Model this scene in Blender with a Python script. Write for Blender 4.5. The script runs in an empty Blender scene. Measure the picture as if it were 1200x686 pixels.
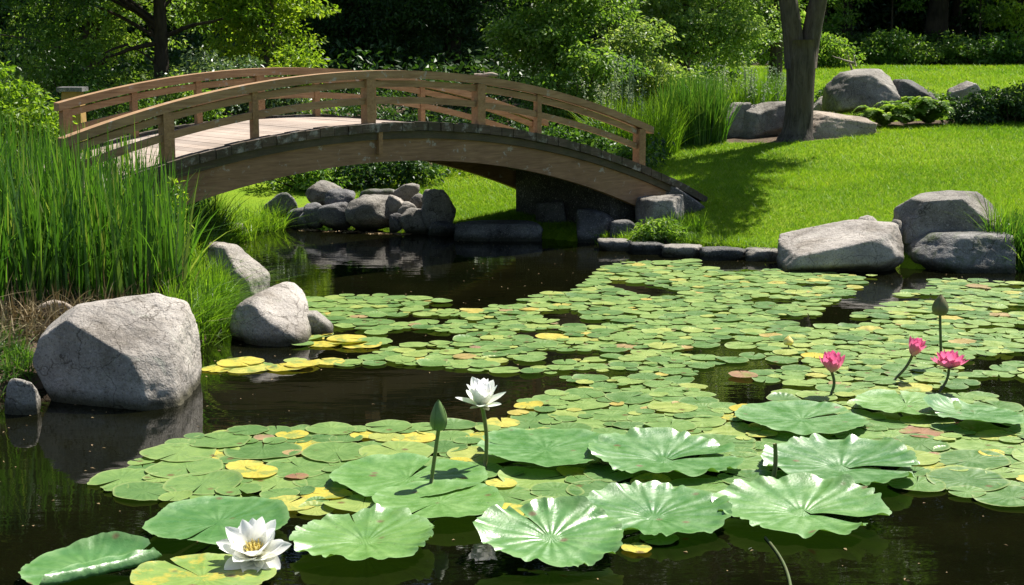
import bpy, math, random
import numpy as np
from mathutils import Vector, noise

random.seed(11)
rng = np.random.default_rng(11)
S = bpy.context.scene
COL = S.collection

# ------------------------------------------------------------------ camera, world, sun, exposure
CAM_H, PITCH, F = 2.8, math.radians(9.55), 1800.0          # focal length in pixels of the 1200 px wide photograph
cd = bpy.data.cameras.new('camera'); cam = bpy.data.objects.new('camera', cd); COL.objects.link(cam)
cam.location = (0, 0, CAM_H); cam.rotation_euler = (math.pi / 2 - PITCH, 0, 0)
cd.sensor_width = 36.0; cd.lens = F / 1200 * 36.0; cd.clip_start = 0.1; cd.clip_end = 1500
S.camera = cam

SUN_EL, SUN_AZ = math.radians(56), math.radians(45)         # azimuth from +Y towards +X
SUN = Vector((math.sin(SUN_AZ) * math.cos(SUN_EL), math.cos(SUN_AZ) * math.cos(SUN_EL), math.sin(SUN_EL)))
w = bpy.data.worlds.new('World'); S.world = w; w.use_nodes = True
nt = w.node_tree; nt.nodes.clear()
sky = nt.nodes.new('ShaderNodeTexSky'); sky.sky_type = 'NISHITA'; sky.sun_disc = False
sky.sun_elevation = SUN_EL; sky.sun_rotation = SUN_AZ
bg = nt.nodes.new('ShaderNodeBackground'); bg.inputs[1].default_value = 0.065
wo = nt.nodes.new('ShaderNodeOutputWorld')
nt.links.new(sky.outputs[0], bg.inputs[0]); nt.links.new(bg.outputs[0], wo.inputs[0])
ld = bpy.data.lights.new('sun', 'SUN'); ld.energy = 5.0; ld.angle = math.radians(0.53); ld.color = (1.0, 0.95, 0.86)
sun = bpy.data.objects.new('sun', ld); COL.objects.link(sun)
sun.rotation_euler = SUN.to_track_quat('Z', 'Y').to_euler(); sun.location = (10, 15, 30)
S.view_settings.view_transform = 'Standard'; S.view_settings.look = 'None'
S.view_settings.exposure = 1.12; S.view_settings.gamma = 1.0; S.view_settings.use_curve_mapping = False
try:
    S.cycles.max_bounces = 8; S.cycles.transparent_max_bounces = 8; S.cycles.caustics_reflective = False
    S.cycles.caustics_refractive = False; S.cycles.use_denoising = True
except Exception:
    pass

# ------------------------------------------------------------------ where a pixel of the photograph lies in the place
FWD = np.array([0, math.cos(PITCH), -math.sin(PITCH)]); UP = np.array([0, math.sin(PITCH), math.cos(PITCH)])
def ray(px, py): return FWD * F + np.array([1.0, 0, 0]) * (px - 600) + UP * (343 - py)
def at(px, py, z=0.0):                                      # point on the level z
    r = ray(px, py); k = (z - CAM_H) / r[2]; return np.array([0, 0, CAM_H]) + r * k
def atY(px, py, Y):                                         # point at the distance Y
    r = ray(px, py); return np.array([0, 0, CAM_H]) + r * (Y / r[1])
def proj(p):
    p = np.asarray(p, float); q = p - np.array([0, 0, CAM_H]); d = q @ FWD
    return np.stack([600 + q[..., 0] / d * F, 343 - (q @ UP) / d * F], -1)
def inpoly(pts, poly):
    pts = np.atleast_2d(pts); x, y = pts[:, 0], pts[:, 1]; r = np.zeros(len(pts), bool); n = len(poly)
    for i in range(n):
        x1, y1 = poly[i]; x2, y2 = poly[(i + 1) % n]
        c = ((y1 > y) != (y2 > y)); xi = (x2 - x1) * (y - y1) / ((y2 - y1) if y2 != y1 else 1e-9) + x1
        r ^= c & (x < xi)
    return r

# ------------------------------------------------------------------ mesh helpers
ORIGIN = {}
class MB:
    def __init__(self): self.v = []; self.f = []; self.u = []; self.n = 0
    def add(self, v, f, uv=None):
        v = np.asarray(v, float).reshape(-1, 3); f = np.asarray(f, int)
        self.v.append(v); self.f.append(f + self.n); self.n += len(v)
        self.u.append(np.zeros((len(v), 2)) if uv is None else np.asarray(uv, float))
        return self
    def box(self, c, sx, sy, sz, ax=None):
        s = np.array([[-1,-1,-1],[1,-1,-1],[1,1,-1],[-1,1,-1],[-1,-1,1],[1,-1,1],[1,1,1],[-1,1,1]], float) * .5 * np.array([sx, sy, sz])
        if ax is not None: s = s @ np.asarray(ax)
        return self.add(s + np.asarray(c), [[0,3,2,1],[4,5,6,7],[0,1,5,4],[1,2,6,5],[2,3,7,6],[3,0,4,7]])
    def tube(self, pts, rad, k=8, cap=True):
        pts = np.asarray(pts, float); n = len(pts); rad = np.broadcast_to(np.asarray(rad, float), (n,))
        t = np.gradient(pts, axis=0); t /= np.linalg.norm(t, axis=1)[:, None] + 1e-12
        ref = np.array([0, 0, 1.0]) if abs(t[:, 2]).mean() < .8 else np.array([1.0, 0, 0])
        a = np.cross(t, ref); a /= np.linalg.norm(a, axis=1)[:, None] + 1e-12; b = np.cross(t, a)
        th = np.arange(k) / k * 2 * math.pi
        v = pts[:, None] + rad[:, None, None] * (a[:, None] * np.cos(th)[None, :, None] + b[:, None] * np.sin(th)[None, :, None])
        i = np.arange(n - 1)[:, None] * k; j = np.arange(k)[None]; j2 = (j + 1) % k
        f = np.stack([i + j, i + j2, i + k + j2, i + k + j], -1).reshape(-1, 4)
        self.add(v.reshape(-1, 3), f)
        if cap:
            self.f.append(np.arange(k)[None] + self.n - n * k); self.f.append((np.arange(k)[::-1] + (n - 1) * k)[None] + self.n - n * k)
        return self
    def strip(self, prof):                                  # prof (n, k, 3): closed section of k points swept along n stations, ends capped
        prof = np.asarray(prof, float); n, k = prof.shape[:2]
        i = np.arange(n - 1)[:, None] * k; j = np.arange(k)[None]; j2 = (j + 1) % k
        f = np.stack([i + j, i + j2, i + k + j2, i + k + j], -1).reshape(-1, 4); base = self.n
        self.add(prof.reshape(-1, 3), f)
        self.f.append(np.arange(k)[::-1][None] + base); self.f.append((np.arange(k) + (n - 1) * k)[None] + base)
        return self
    def build(self, name, mat, parent=None, origin=None, smooth=False):
        v = np.concatenate(self.v); uv = np.concatenate(self.u)
        o0 = ORIGIN[parent.name] if parent is not None else (np.zeros(3) if origin is None else np.asarray(origin, float))
        v = v - o0
        me = bpy.data.meshes.new(name)
        tot = np.concatenate([np.full(len(f), f.shape[1]) for f in self.f]); loops = np.concatenate([f.ravel() for f in self.f])
        me.vertices.add(len(v)); me.vertices.foreach_set('co', v.astype(np.float32).ravel())
        me.loops.add(len(loops)); me.loops.foreach_set('vertex_index', loops.astype(np.int32))
        me.polygons.add(len(tot)); me.polygons.foreach_set('loop_start', np.concatenate([[0], np.cumsum(tot)[:-1]]).astype(np.int32))
        me.polygons.foreach_set('use_smooth', np.full(len(tot), smooth, bool))
        ul = me.uv_layers.new(name='UVMap'); ul.data.foreach_set('uv', uv[loops].astype(np.float32).ravel())
        me.update(calc_edges=True); me.validate()
        me.materials.append(mat)
        ob = bpy.data.objects.new(name, me); COL.objects.link(ob)
        if parent is not None: ob.parent = parent
        else: ob.location = o0
        ORIGIN[ob.name] = o0
        return ob
def tag(o, label=None, cat=None, group=None, kind=None):
    if label: o['label'] = label
    if cat: o['category'] = cat
    if group: o['group'] = group
    if kind: o['kind'] = kind
    return o
def thing(name, label, cat, loc, group=None):
    o = bpy.data.objects.new(name, None); COL.objects.link(o); o.location = loc; o.empty_display_size = .2
    ORIGIN[o.name] = np.asarray(loc, float); return tag(o, label, cat, group)

# ------------------------------------------------------------------ materials
def new_mat(name):
    m = bpy.data.materials.new(name); m.use_nodes = True; n = m.node_tree; n.nodes.clear()
    out = n.nodes.new('ShaderNodeOutputMaterial'); return m, n, out
def N(n, t, **kw):
    x = n.nodes.new(t)
    for k, v in kw.items():
        if k.startswith('i_'):
            key = k[2:]; x.inputs[int(key) if key.isdigit() else key.replace('_', ' ')].default_value = v
        else: setattr(x, k, v)
    return x
def ramp(n, fac, stops):
    r = n.nodes.new('ShaderNodeValToRGB'); e = r.color_ramp.elements
    while len(e) < len(stops): e.new(.5)
    for q, (p, c) in zip(e, stops): q.position = p; q.color = (*c, 1)
    n.links.new(fac, r.inputs[0]); return r.outputs[0]
def mixc(n, fac, a, b, mode='MIX'):
    x = n.nodes.new('ShaderNodeMix'); x.data_type = 'RGBA'; x.blend_type = mode
    for s, v in ((0, fac), (6, a), (7, b)):
        if hasattr(v, 'is_output'): n.links.new(v, x.inputs[s])
        else: x.inputs[s].default_value = v if s == 0 else (*v, 1)
    return x.outputs[2]
def noise_t(n, scale, detail=4, rough=.55, vec=None, coord='Object', dist=0):
    if vec is None: vec = n.nodes.new('ShaderNodeTexCoord').outputs[coord]
    t = N(n, 'ShaderNodeTexNoise', i_Scale=scale, i_Detail=detail, i_Roughness=rough, i_Distortion=dist)
    n.links.new(vec, t.inputs['Vector']); return t.outputs[0]
def bump(n, h, strength, dist, prev=None):
    b = N(n, 'ShaderNodeBump', i_Strength=strength, i_Distance=dist); n.links.new(h, b.inputs['Height'])
    if prev is not None: n.links.new(prev, b.inputs['Normal'])
    return b.outputs[0]

def foliage(name, stops, trans=.4, rough=.45, spec=.4, tint=(1.25, 1.2, .5), by_object=False):
    m, n, out = new_mat(name)
    g = n.nodes.new('ShaderNodeNewGeometry')
    c = ramp(n, g.outputs['Random Per Island'], stops)
    big = noise_t(n, .55, 2, .5, vec=g.outputs['Position'])
    c = mixc(n, ramp(n, big, [(.35, (0, 0, 0)), (.65, (1, 1, 1))]), c, mixc(n, 1.0, c, (.62, .76, .75), 'MULTIPLY'))
    p = N(n, 'ShaderNodeBsdfPrincipled', i_Roughness=rough); p.inputs['Specular IOR Level'].default_value = spec
    t = n.nodes.new('ShaderNodeBsdfTranslucent')
    n.links.new(c, p.inputs['Base Color']); n.links.new(mixc(n, 1.0, c, tint, 'MULTIPLY'), t.inputs[0])
    x = N(n, 'ShaderNodeMixShader', i_0=trans); n.links.new(p.outputs[0], x.inputs[1]); n.links.new(t.outputs[0], x.inputs[2])
    n.links.new(x.outputs[0], out.inputs[0]); return m

M = {}
M['leaf_dark'] = foliage('leaf_dark', [(0, (.022, .060, .012)), (.6, (.042, .10, .018)), (.92, (.065, .14, .025)), (1, (.12, .2, .05))], .38)
M['leaf_mid'] = foliage('leaf_mid', [(0, (.055, .13, .018)), (.6, (.10, .20, .024)), (.9, (.12, .22, .04)), (1, (.2, .3, .1))], .48)
M['leaf_light'] = foliage('leaf_light', [(0, (.11, .21, .03)), (.6, (.18, .31, .045)), (.9, (.26, .38, .09)), (1, (.40, .48, .24))], .58)
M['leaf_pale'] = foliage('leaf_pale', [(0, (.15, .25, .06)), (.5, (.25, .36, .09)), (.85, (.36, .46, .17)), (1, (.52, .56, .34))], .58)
M['leaf_yellow'] = foliage('leaf_yellow', [(0, (.15, .26, .02)), (.6, (.25, .38, .03)), (1, (.36, .46, .07))], .6)
M['leaf_grey'] = foliage('leaf_grey', [(0, (.07, .13, .05)), (.6, (.12, .19, .08)), (1, (.24, .31, .18))], .4, .35, .6)
M['reed'] = foliage('reed', [(0, (.04, .11, .014)), (.5, (.075, .19, .024)), (.85, (.12, .25, .035)), (1, (.26, .32, .09))], .5, .4, .5)
M['reed_dry'] = foliage('reed_dry', [(0, (.12, .085, .045)), (.6, (.24, .17, .09)), (1, (.36, .29, .17))], .2, .7, .2, (1, .9, .7))
M['grass_bright'] = foliage('grass_bright', [(0, (.10, .21, .015)), (.6, (.17, .31, .022)), (1, (.26, .40, .05))], .55, .45, .4)
M['lawn_blade'] = foliage('lawn_blade', [(0, (.125, .245, .010)), (.5, (.18, .32, .012)), (.9, (.26, .39, .03)), (1, (.4, .4, .12))], .5, .5, .2)
M['wispy'] = foliage('wispy', [(0, (.2, .27, .12)), (.6, (.38, .42, .26)), (1, (.6, .6, .48))], .4, .6, .2, (1, 1, .8))

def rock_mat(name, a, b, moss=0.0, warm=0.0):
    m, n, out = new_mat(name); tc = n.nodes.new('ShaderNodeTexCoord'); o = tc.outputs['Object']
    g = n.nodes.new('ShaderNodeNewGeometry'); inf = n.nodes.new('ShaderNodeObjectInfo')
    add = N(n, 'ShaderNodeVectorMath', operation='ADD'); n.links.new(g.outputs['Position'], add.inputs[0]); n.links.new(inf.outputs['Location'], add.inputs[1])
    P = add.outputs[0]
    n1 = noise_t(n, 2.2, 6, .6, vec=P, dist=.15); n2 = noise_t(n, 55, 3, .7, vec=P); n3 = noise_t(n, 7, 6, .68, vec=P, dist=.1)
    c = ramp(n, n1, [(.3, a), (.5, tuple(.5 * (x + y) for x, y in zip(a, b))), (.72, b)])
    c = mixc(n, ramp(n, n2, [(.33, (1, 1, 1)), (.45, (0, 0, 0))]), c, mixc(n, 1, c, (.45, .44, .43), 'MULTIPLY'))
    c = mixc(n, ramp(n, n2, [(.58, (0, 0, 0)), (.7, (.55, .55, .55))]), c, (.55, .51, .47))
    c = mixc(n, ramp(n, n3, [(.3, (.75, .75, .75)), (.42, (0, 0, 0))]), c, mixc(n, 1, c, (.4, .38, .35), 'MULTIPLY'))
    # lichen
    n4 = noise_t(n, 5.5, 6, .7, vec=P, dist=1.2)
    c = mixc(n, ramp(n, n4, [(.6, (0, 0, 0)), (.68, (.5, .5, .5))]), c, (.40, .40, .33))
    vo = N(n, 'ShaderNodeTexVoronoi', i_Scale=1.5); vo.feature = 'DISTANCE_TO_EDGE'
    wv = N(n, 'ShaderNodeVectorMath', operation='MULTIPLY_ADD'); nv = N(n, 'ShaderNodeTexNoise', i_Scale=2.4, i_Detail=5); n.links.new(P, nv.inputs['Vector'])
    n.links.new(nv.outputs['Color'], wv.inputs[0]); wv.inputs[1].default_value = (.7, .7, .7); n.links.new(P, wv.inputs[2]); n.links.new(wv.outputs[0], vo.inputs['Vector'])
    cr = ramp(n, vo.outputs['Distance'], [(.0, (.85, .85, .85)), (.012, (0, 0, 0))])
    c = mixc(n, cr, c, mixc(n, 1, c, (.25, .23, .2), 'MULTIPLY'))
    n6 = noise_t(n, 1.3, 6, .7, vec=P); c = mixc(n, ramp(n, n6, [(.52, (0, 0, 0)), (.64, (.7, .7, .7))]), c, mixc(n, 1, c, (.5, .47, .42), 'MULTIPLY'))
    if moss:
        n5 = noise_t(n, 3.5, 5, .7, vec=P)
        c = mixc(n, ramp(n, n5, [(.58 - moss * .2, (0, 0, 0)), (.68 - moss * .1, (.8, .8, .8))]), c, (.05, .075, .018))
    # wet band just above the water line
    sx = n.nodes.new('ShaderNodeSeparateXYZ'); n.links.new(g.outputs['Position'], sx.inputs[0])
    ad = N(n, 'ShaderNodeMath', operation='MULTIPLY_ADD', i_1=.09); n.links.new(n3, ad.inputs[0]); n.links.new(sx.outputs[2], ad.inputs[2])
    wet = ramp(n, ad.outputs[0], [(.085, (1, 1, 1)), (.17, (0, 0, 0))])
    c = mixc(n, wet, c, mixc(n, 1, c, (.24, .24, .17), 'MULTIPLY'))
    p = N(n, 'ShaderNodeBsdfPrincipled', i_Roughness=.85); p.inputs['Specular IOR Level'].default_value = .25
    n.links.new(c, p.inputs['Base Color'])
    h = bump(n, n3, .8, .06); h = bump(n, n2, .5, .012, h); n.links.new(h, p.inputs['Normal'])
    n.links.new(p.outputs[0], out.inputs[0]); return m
M['rock_pale'] = rock_mat('rock_pale', (.20, .18, .16), (.44, .40, .355))
M['rock_grey'] = rock_mat('rock_grey', (.12, .112, .10), (.31, .285, .25))
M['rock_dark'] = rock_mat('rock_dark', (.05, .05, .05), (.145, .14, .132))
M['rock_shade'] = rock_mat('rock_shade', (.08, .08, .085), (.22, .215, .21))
M['rock_shadowed'] = rock_mat('rock_shadowed', (.02, .02, .018), (.065, .06, .05))  # near-black stone: the shadow under the bridge is put into the colour
M['rock_moss'] = rock_mat('rock_moss', (.11, .11, .105), (.25, .24, .225), moss=.5)
M['rock_warm'] = rock_mat('rock_warm', (.22, .18, .14), (.42, .35, .28))

def wood_mat(name, a, b, worn=.0, moss=0.0, rough=.75, scale=1.0):
    m, n, out = new_mat(name); g = n.nodes.new('ShaderNodeNewGeometry')
    mp = N(n, 'ShaderNodeMapping'); mp.vector_type = 'POINT'
    mp.inputs['Rotation'].default_value = (0, 0, -math.atan2(4.8, 5.5)); mp.inputs['Scale'].default_value = (1.2 * scale, 14, 14)
    rot = N(n, 'ShaderNodeMapping'); rot.inputs['Rotation'].default_value = (0, 0, -math.atan2(4.8, 5.5))
    n.links.new(g.outputs['Position'], rot.inputs[0]); mp.inputs['Rotation'].default_value = (0, 0, 0); n.links.new(rot.outputs[0], mp.inputs[0])
    n1 = noise_t(n, 2.5, 6, .65, vec=mp.outputs[0], dist=.5); n2 = noise_t(n, 1.6, 5, .6, vec=g.outputs['Position'])
    c = ramp(n, n1, [(.28, a), (.75, b)])
    isl = ramp(n, g.outputs['Random Per Island'], [(0, (.78, .78, .78)), (1, (1.12, 1.1, 1.08))]); c = mixc(n, 1, c, isl, 'MULTIPLY')
    c = mixc(n, ramp(n, n2, [(.42, (0, 0, 0)), (.7, (.6, .6, .6))]), c, mixc(n, 1, c, (.55, .5, .46), 'MULTIPLY'))
    if worn:
        n3 = noise_t(n, 7, 5, .7, vec=g.outputs['Position'])
        c = mixc(n, ramp(n, n3, [(.62 - worn * .12, (0, 0, 0)), (.66, (.7, .7, .7))]), c, (.36, .34, .31))
    if moss:
        n4 = noise_t(n, 4.5, 5, .7, vec=g.outputs['Position'])
        c = mixc(n, ramp(n, n4, [(.45, (0, 0, 0)), (.6, (moss, moss, moss))]), c, (.035, .037, .016))
    p = N(n, 'ShaderNodeBsdfPrincipled', i_Roughness=rough); p.inputs['Specular IOR Level'].default_value = .3
    n.links.new(c, p.inputs['Base Color']); n.links.new(bump(n, n1, .35, .012), p.inputs['Normal'])
    n.links.new(p.outputs[0], out.inputs[0]); return m
M['wood_rail'] = wood_mat('wood_rail', (.22, .125, .058), (.42, .27, .145), worn=.15)
M['wood_post'] = wood_mat('wood_post', (.21, .115, .05), (.40, .245, .125), scale=8)
M['wood_girder'] = wood_mat('wood_girder', (.16, .09, .048), (.32, .195, .11), worn=.1)
M['wood_fascia'] = wood_mat('wood_fascia', (.055, .045, .028), (.10, .08, .05), moss=.5)
M['wood_deck'] = wood_mat('wood_deck', (.30, .24, .195), (.43, .36, .305))
M['wood_trim'] = wood_mat('wood_trim', (.045, .032, .021), (.13, .098, .07), worn=.75, moss=.6)
M['driftwood'] = wood_mat('driftwood', (.2, .16, .12), (.4, .34, .28))

def bark_mat(name, a, b):
    m, n, out = new_mat(name); g = n.nodes.new('ShaderNodeNewGeometry')
    mp = N(n, 'ShaderNodeMapping'); mp.inputs['Scale'].default_value = (9, 9, 1.6); n.links.new(g.outputs['Position'], mp.inputs[0])
    n1 = noise_t(n, 1.6, 6, .7, vec=mp.outputs[0], dist=.6); n2 = noise_t(n, .9, 4, .6, vec=g.outputs['Position'])
    c = ramp(n, n1, [(.32, a), (.68, b)]); c = mixc(n, ramp(n, n2, [(.45, (0, 0, 0)), (.65, (.5, .5, .5))]), c, (.10, .075, .05))
    p = N(n, 'ShaderNodeBsdfPrincipled', i_Roughness=.9); p.inputs['Specular IOR Level'].default_value = .15
    n.links.new(c, p.inputs['Base Color']); n.links.new(bump(n, n1, .9, .05), p.inputs['Normal']); n.links.new(p.outputs[0], out.inputs[0]); return m
M['bark'] = bark_mat('bark', (.026, .022, .018), (.125, .11, .095))
M['bark_dark'] = bark_mat('bark_dark', (.018, .014, .010), (.055, .043, .03))

# pads: veined waxy leaf; tone from the object or the island
def pad_mat(name, stops, edge, rough=.33, use_island=False, blotch=None, sheen=.5, trans=.18, vein=.35):
    m, n, out = new_mat(name)
    g = n.nodes.new('ShaderNodeNewGeometry'); inf = n.nodes.new('ShaderNodeObjectInfo'); tc = n.nodes.new('ShaderNodeTexCoord')
    c = ramp(n, g.outputs['Random Per Island'] if use_island else inf.outputs['Random'], stops)
    nz = noise_t(n, 9, 4, .6, vec=g.outputs['Position']); nb = noise_t(n, 38, 3, .6, vec=g.outputs['Position'])
    c = mixc(n, ramp(n, nz, [(.4, (0, 0, 0)), (.75, (.55, .55, .55))]), c, mixc(n, 1, c, (1.35, 1.18, .75), 'MULTIPLY'))
    sx = n.nodes.new('ShaderNodeSeparateXYZ'); n.links.new(tc.outputs['UV'], sx.inputs[0])
    # radial veins
    a = N(n, 'ShaderNodeMath', operation='MULTIPLY', i_1=2 * math.pi * 19); n.links.new(sx.outputs[0], a.inputs[0])
    cs = N(n, 'ShaderNodeMath', operation='COSINE'); n.links.new(a.outputs[0], cs.inputs[0])
    vn = mixc(n, 1, ramp(n, cs.outputs[0], [(.86, (0, 0, 0)), (.99, (vein, vein, vein))]), ramp(n, noise_t(n, 5, 3, .6, vec=g.outputs['Position']), [(.35, (.15, .15, .15)), (.65, (1, 1, 1))]), 'MULTIPLY')
    c = mixc(n, vn, c, mixc(n, 1, c, (1.5, 1.35, 1.15), 'MULTIPLY'))
    rim = ramp(n, sx.outputs[1], [(.90, (0, 0, 0)), (.985, (.6, .6, .6))]); c = mixc(n, rim, c, edge)
    if blotch:
        nb2 = noise_t(n, 6, 5, .7, vec=g.outputs['Position'])
        c = mixc(n, ramp(n, nb2, [(.5, (0, 0, 0)), (.6, (.85, .85, .85))]), c, blotch)
    vo = N(n, 'ShaderNodeTexVoronoi', i_Scale=7.0); n.links.new(g.outputs['Position'], vo.inputs['Vector'])
    sep = n.nodes.new('ShaderNodeSeparateColor'); n.links.new(vo.outputs['Color'], sep.inputs[0])
    k1 = ramp(n, sep.outputs[0], [(.70, (0, 0, 0)), (.72, (1, 1, 1))]); k2 = ramp(n, vo.outputs['Distance'], [(.10, (.9, .9, .9)), (.22, (0, 0, 0))])
    c = mixc(n, mixc(n, 1, k1, k2, 'MULTIPLY'), c, (.13, .085, .03))
    nr = noise_t(n, 14, 4, .7, vec=g.outputs['Position']); mr = N(n, 'ShaderNodeMath', operation='MULTIPLY_ADD', i_1=.32); n.links.new(nr, mr.inputs[0]); n.links.new(sx.outputs[1], mr.inputs[2])
    c = mixc(n, ramp(n, mr.outputs[0], [(1.10, (0, 0, 0)), (1.16, (.85, .85, .85))]), c, (.26, .19, .05))
    sp = ramp(n, nb, [(.27, (.8, .8, .8)), (.33, (0, 0, 0))]); c = mixc(n, sp, c, mixc(n, 1, c, (.5, .38, .3), 'MULTIPLY'))
    p = N(n, 'ShaderNodeBsdfPrincipled', i_Roughness=rough); p.inputs['Specular IOR Level'].default_value = sheen
    rr = N(n, 'ShaderNodeMapRange', i_3=rough - .08, i_4=rough + .22); n.links.new(nz, rr.inputs[0]); rr.inputs[1].default_value = .3; rr.inputs[2].default_value = .7; n.links.new(rr.outputs[0], p.inputs['Roughness'])
    n.links.new(c, p.inputs['Base Color'])
    t = n.nodes.new('ShaderNodeBsdfTranslucent'); n.links.new(mixc(n, 1, c, (1.2, 1.3, .4), 'MULTIPLY'), t.inputs[0])
    h = bump(n, cs.outputs[0], .12, .01); h = bump(n, nb, .2, .008, h); h = bump(n, nz, .3, .02, h); n.links.new(h, p.inputs['Normal'])
    x = N(n, 'ShaderNodeMixShader', i_0=trans); n.links.new(p.outputs[0], x.inputs[1]); n.links.new(t.outputs[0], x.inputs[2])
    n.links.new(x.outputs[0], out.inputs[0]); return m
GREEN = [(0, (.07, .155, .042)), (.3, (.105, .205, .055)), (.6, (.14, .245, .068)), (.85, (.195, .29, .078)), (1, (.28, .325, .08))]
M['pad_green'] = pad_mat('pad_green', GREEN, (.28, .34, .12))
M['pad_far'] = pad_mat('pad_far', [(0, (.07, .155, .042)), (.35, (.125, .23, .06)), (.8, (.20, .30, .082)), (.94, (.29, .35, .09)), (.975, (.4, .34, .08)), (1, (.25, .17, .11))], (.28, .34, .12), use_island=True)
M['pad_yellow'] = pad_mat('pad_yellow', [(0, (.42, .37, .05)), (.6, (.50, .43, .08)), (1, (.38, .39, .10))], (.42, .33, .09), blotch=(.20, .27, .07), sheen=.35, trans=.2)
M['pad_brown'] = pad_mat('pad_brown', [(0, (.2, .10, .06)), (1, (.32, .2, .13))], (.3, .2, .12), blotch=(.22, .22, .07), sheen=.3)
M['leaf_big'] = pad_mat('leaf_big', [(0, (.055, .165, .035)), (.5, (.08, .21, .045)), (1, (.12, .25, .05))], (.18, .32, .11), rough=.33, sheen=1.0, vein=.22)
M['leaf_big_yellow'] = pad_mat('leaf_big_yellow', [(0, (.15, .26, .06)), (1, (.18, .28, .06))], (.3, .36, .1), blotch=(.42, .36, .05), sheen=.6)

def simple(name, col, rough=.5, spec=.4, trans=0.0, var=None, nscale=12, tint=(1, 1, 1)):
    m, n, out = new_mat(name); g = n.nodes.new('ShaderNodeNewGeometry')
    nz = noise_t(n, nscale, 4, .6, vec=g.outputs['Position'])
    c = ramp(n, nz, [(.3, col), (.7, var or tuple(x * .75 for x in col))])
    p = N(n, 'ShaderNodeBsdfPrincipled', i_Roughness=rough); p.inputs['Specular IOR Level'].default_value = spec
    n.links.new(c, p.inputs['Base Color'])
    if trans:
        t = n.nodes.new('ShaderNodeBsdfTranslucent'); n.links.new(mixc(n, 1, c, tint, 'MULTIPLY'), t.inputs[0])
        x = N(n, 'ShaderNodeMixShader', i_0=trans); n.links.new(p.outputs[0], x.inputs[1]); n.links.new(t.outputs[0], x.inputs[2])
        n.links.new(x.outputs[0], out.inputs[0])
    else: n.links.new(p.outputs[0], out.inputs[0])
    return m
M['stem'] = simple('stem', (.10, .17, .035), var=(.13, .12, .04))
M['stem_dark'] = simple('stem_dark', (.06, .10, .025), var=(.08, .07, .03))
M['bud_green'] = simple('bud_green', (.085, .16, .035), var=(.13, .2, .06), nscale=25)
M['bud_brown'] = simple('bud_brown', (.16, .13, .05), var=(.10, .12, .04), nscale=25)
M['stamen'] = simple('stamen', (.80, .60, .10), var=(.86, .74, .30), rough=.6)
M['sepal_pale'] = simple('sepal_pale', (.45, .36, .29), var=(.55, .5, .38), trans=.2)
M['ochre'] = simple('ochre', (.42, .25, .06), var=(.25, .15, .06), rough=.9, nscale=6)
M['litter'] = simple('litter', (.30, .22, .10), var=(.16, .10, .05), rough=.8, trans=.1)
def petal_mat(name, base, tip, rough=.45):
    m, n, out = new_mat(name); tc = n.nodes.new('ShaderNodeTexCoord'); sx = n.nodes.new('ShaderNodeSeparateXYZ'); n.links.new(tc.outputs['UV'], sx.inputs[0])
    c = ramp(n, sx.outputs[1], [(.05, base), (.8, tip)])
    a = N(n, 'ShaderNodeMath', operation='MULTIPLY', i_1=40.0); n.links.new(sx.outputs[0], a.inputs[0])
    s = N(n, 'ShaderNodeMath', operation='SINE'); n.links.new(a.outputs[0], s.inputs[0])
    c = mixc(n, ramp(n, s.outputs[0], [(.5, (0, 0, 0)), (1, (.25, .25, .25))]), c, mixc(n, 1, c, (.9, .84, .87), 'MULTIPLY'))
    p = N(n, 'ShaderNodeBsdfPrincipled', i_Roughness=rough); p.inputs['Specular IOR Level'].default_value = .3; n.links.new(c, p.inputs['Base Color'])
    t = n.nodes.new('ShaderNodeBsdfTranslucent'); n.links.new(c, t.inputs[0])
    x = N(n, 'ShaderNodeMixShader', i_0=.45); n.links.new(p.outputs[0], x.inputs[1]); n.links.new(t.outputs[0], x.inputs[2])
    n.links.new(x.outputs[0], out.inputs[0]); return m
M['petal_white'] = petal_mat('petal_white', (.82, .82, .66), (.90, .90, .89))
M['petal_pink'] = petal_mat('petal_pink', (.80, .50, .56), (.78, .17, .36))

# ------------------------------------------------------------------ the setting: ground, lawn, water
POND = [at(*p)[:2] for p in [(1330, 326), (1200, 318), (1060, 316), (915, 306), (850, 301), (755, 292), (700, 287), (640, 281), (540, 277), (500, 269), (455, 262),
        (390, 257), (330, 259), (288, 266), (272, 285), (292, 306), (306, 330), (296, 352), (262, 388), (222, 418), (150, 440), (60, 456), (0, 466), (-120, 490), (-330, 560)]]
POND = POND + [np.array(p) for p in [(-5.5, 5), (-7, -8), (14, -8), (15, 8), (11, 15.5)]]
POND = np.array(POND)
def pond_sd(x, y):                                          # distance to the shore, negative over the water
    pts = np.stack([np.ravel(x), np.ravel(y)], -1); d = np.full(len(pts), 1e9)
    for i in range(len(POND)):
        a, b = POND[i], POND[(i + 1) % len(POND)]; ab = b - a
        t = np.clip(((pts - a) @ ab) / (ab @ ab), 0, 1); d = np.minimum(d, np.linalg.norm(pts - a - t[:, None] * ab, axis=1))
    return np.where(inpoly(pts, POND), -d, d).reshape(np.shape(x))
def gz(x, y):
    x = np.asarray(x, float); y = np.asarray(y, float); d = pond_sd(x, y)
    up = .10 + .094 * np.minimum(d, 9) + .047 * np.clip(d - 9, 0, 18) + .012 * np.clip(d - 27, 0, 40)
    und = .03 * np.sin(x * .9 + 1) * np.cos(y * .7) * np.clip(d, 0, 2) * .5
    b = .14 * np.exp(-(((x - 3.0) / 1.2) ** 2 + ((y - 22.6) / 1.2) ** 2)) + .25 * np.exp(-(((x + 6.3) / 1.6) ** 2 + ((y - 15.5) / 1.6) ** 2))
    left = np.clip((-x - 2) / 2, 0, 1) * np.clip((24 - y) / 4, 0, 1) * .12 * np.clip(d, 0, 1)
    land = up + und + b + left
    k = np.clip((d + .10) / .22, 0, 1); k = k * k * (3 - 2 * k)
    return -.55 * (1 - k) + land * k
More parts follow.
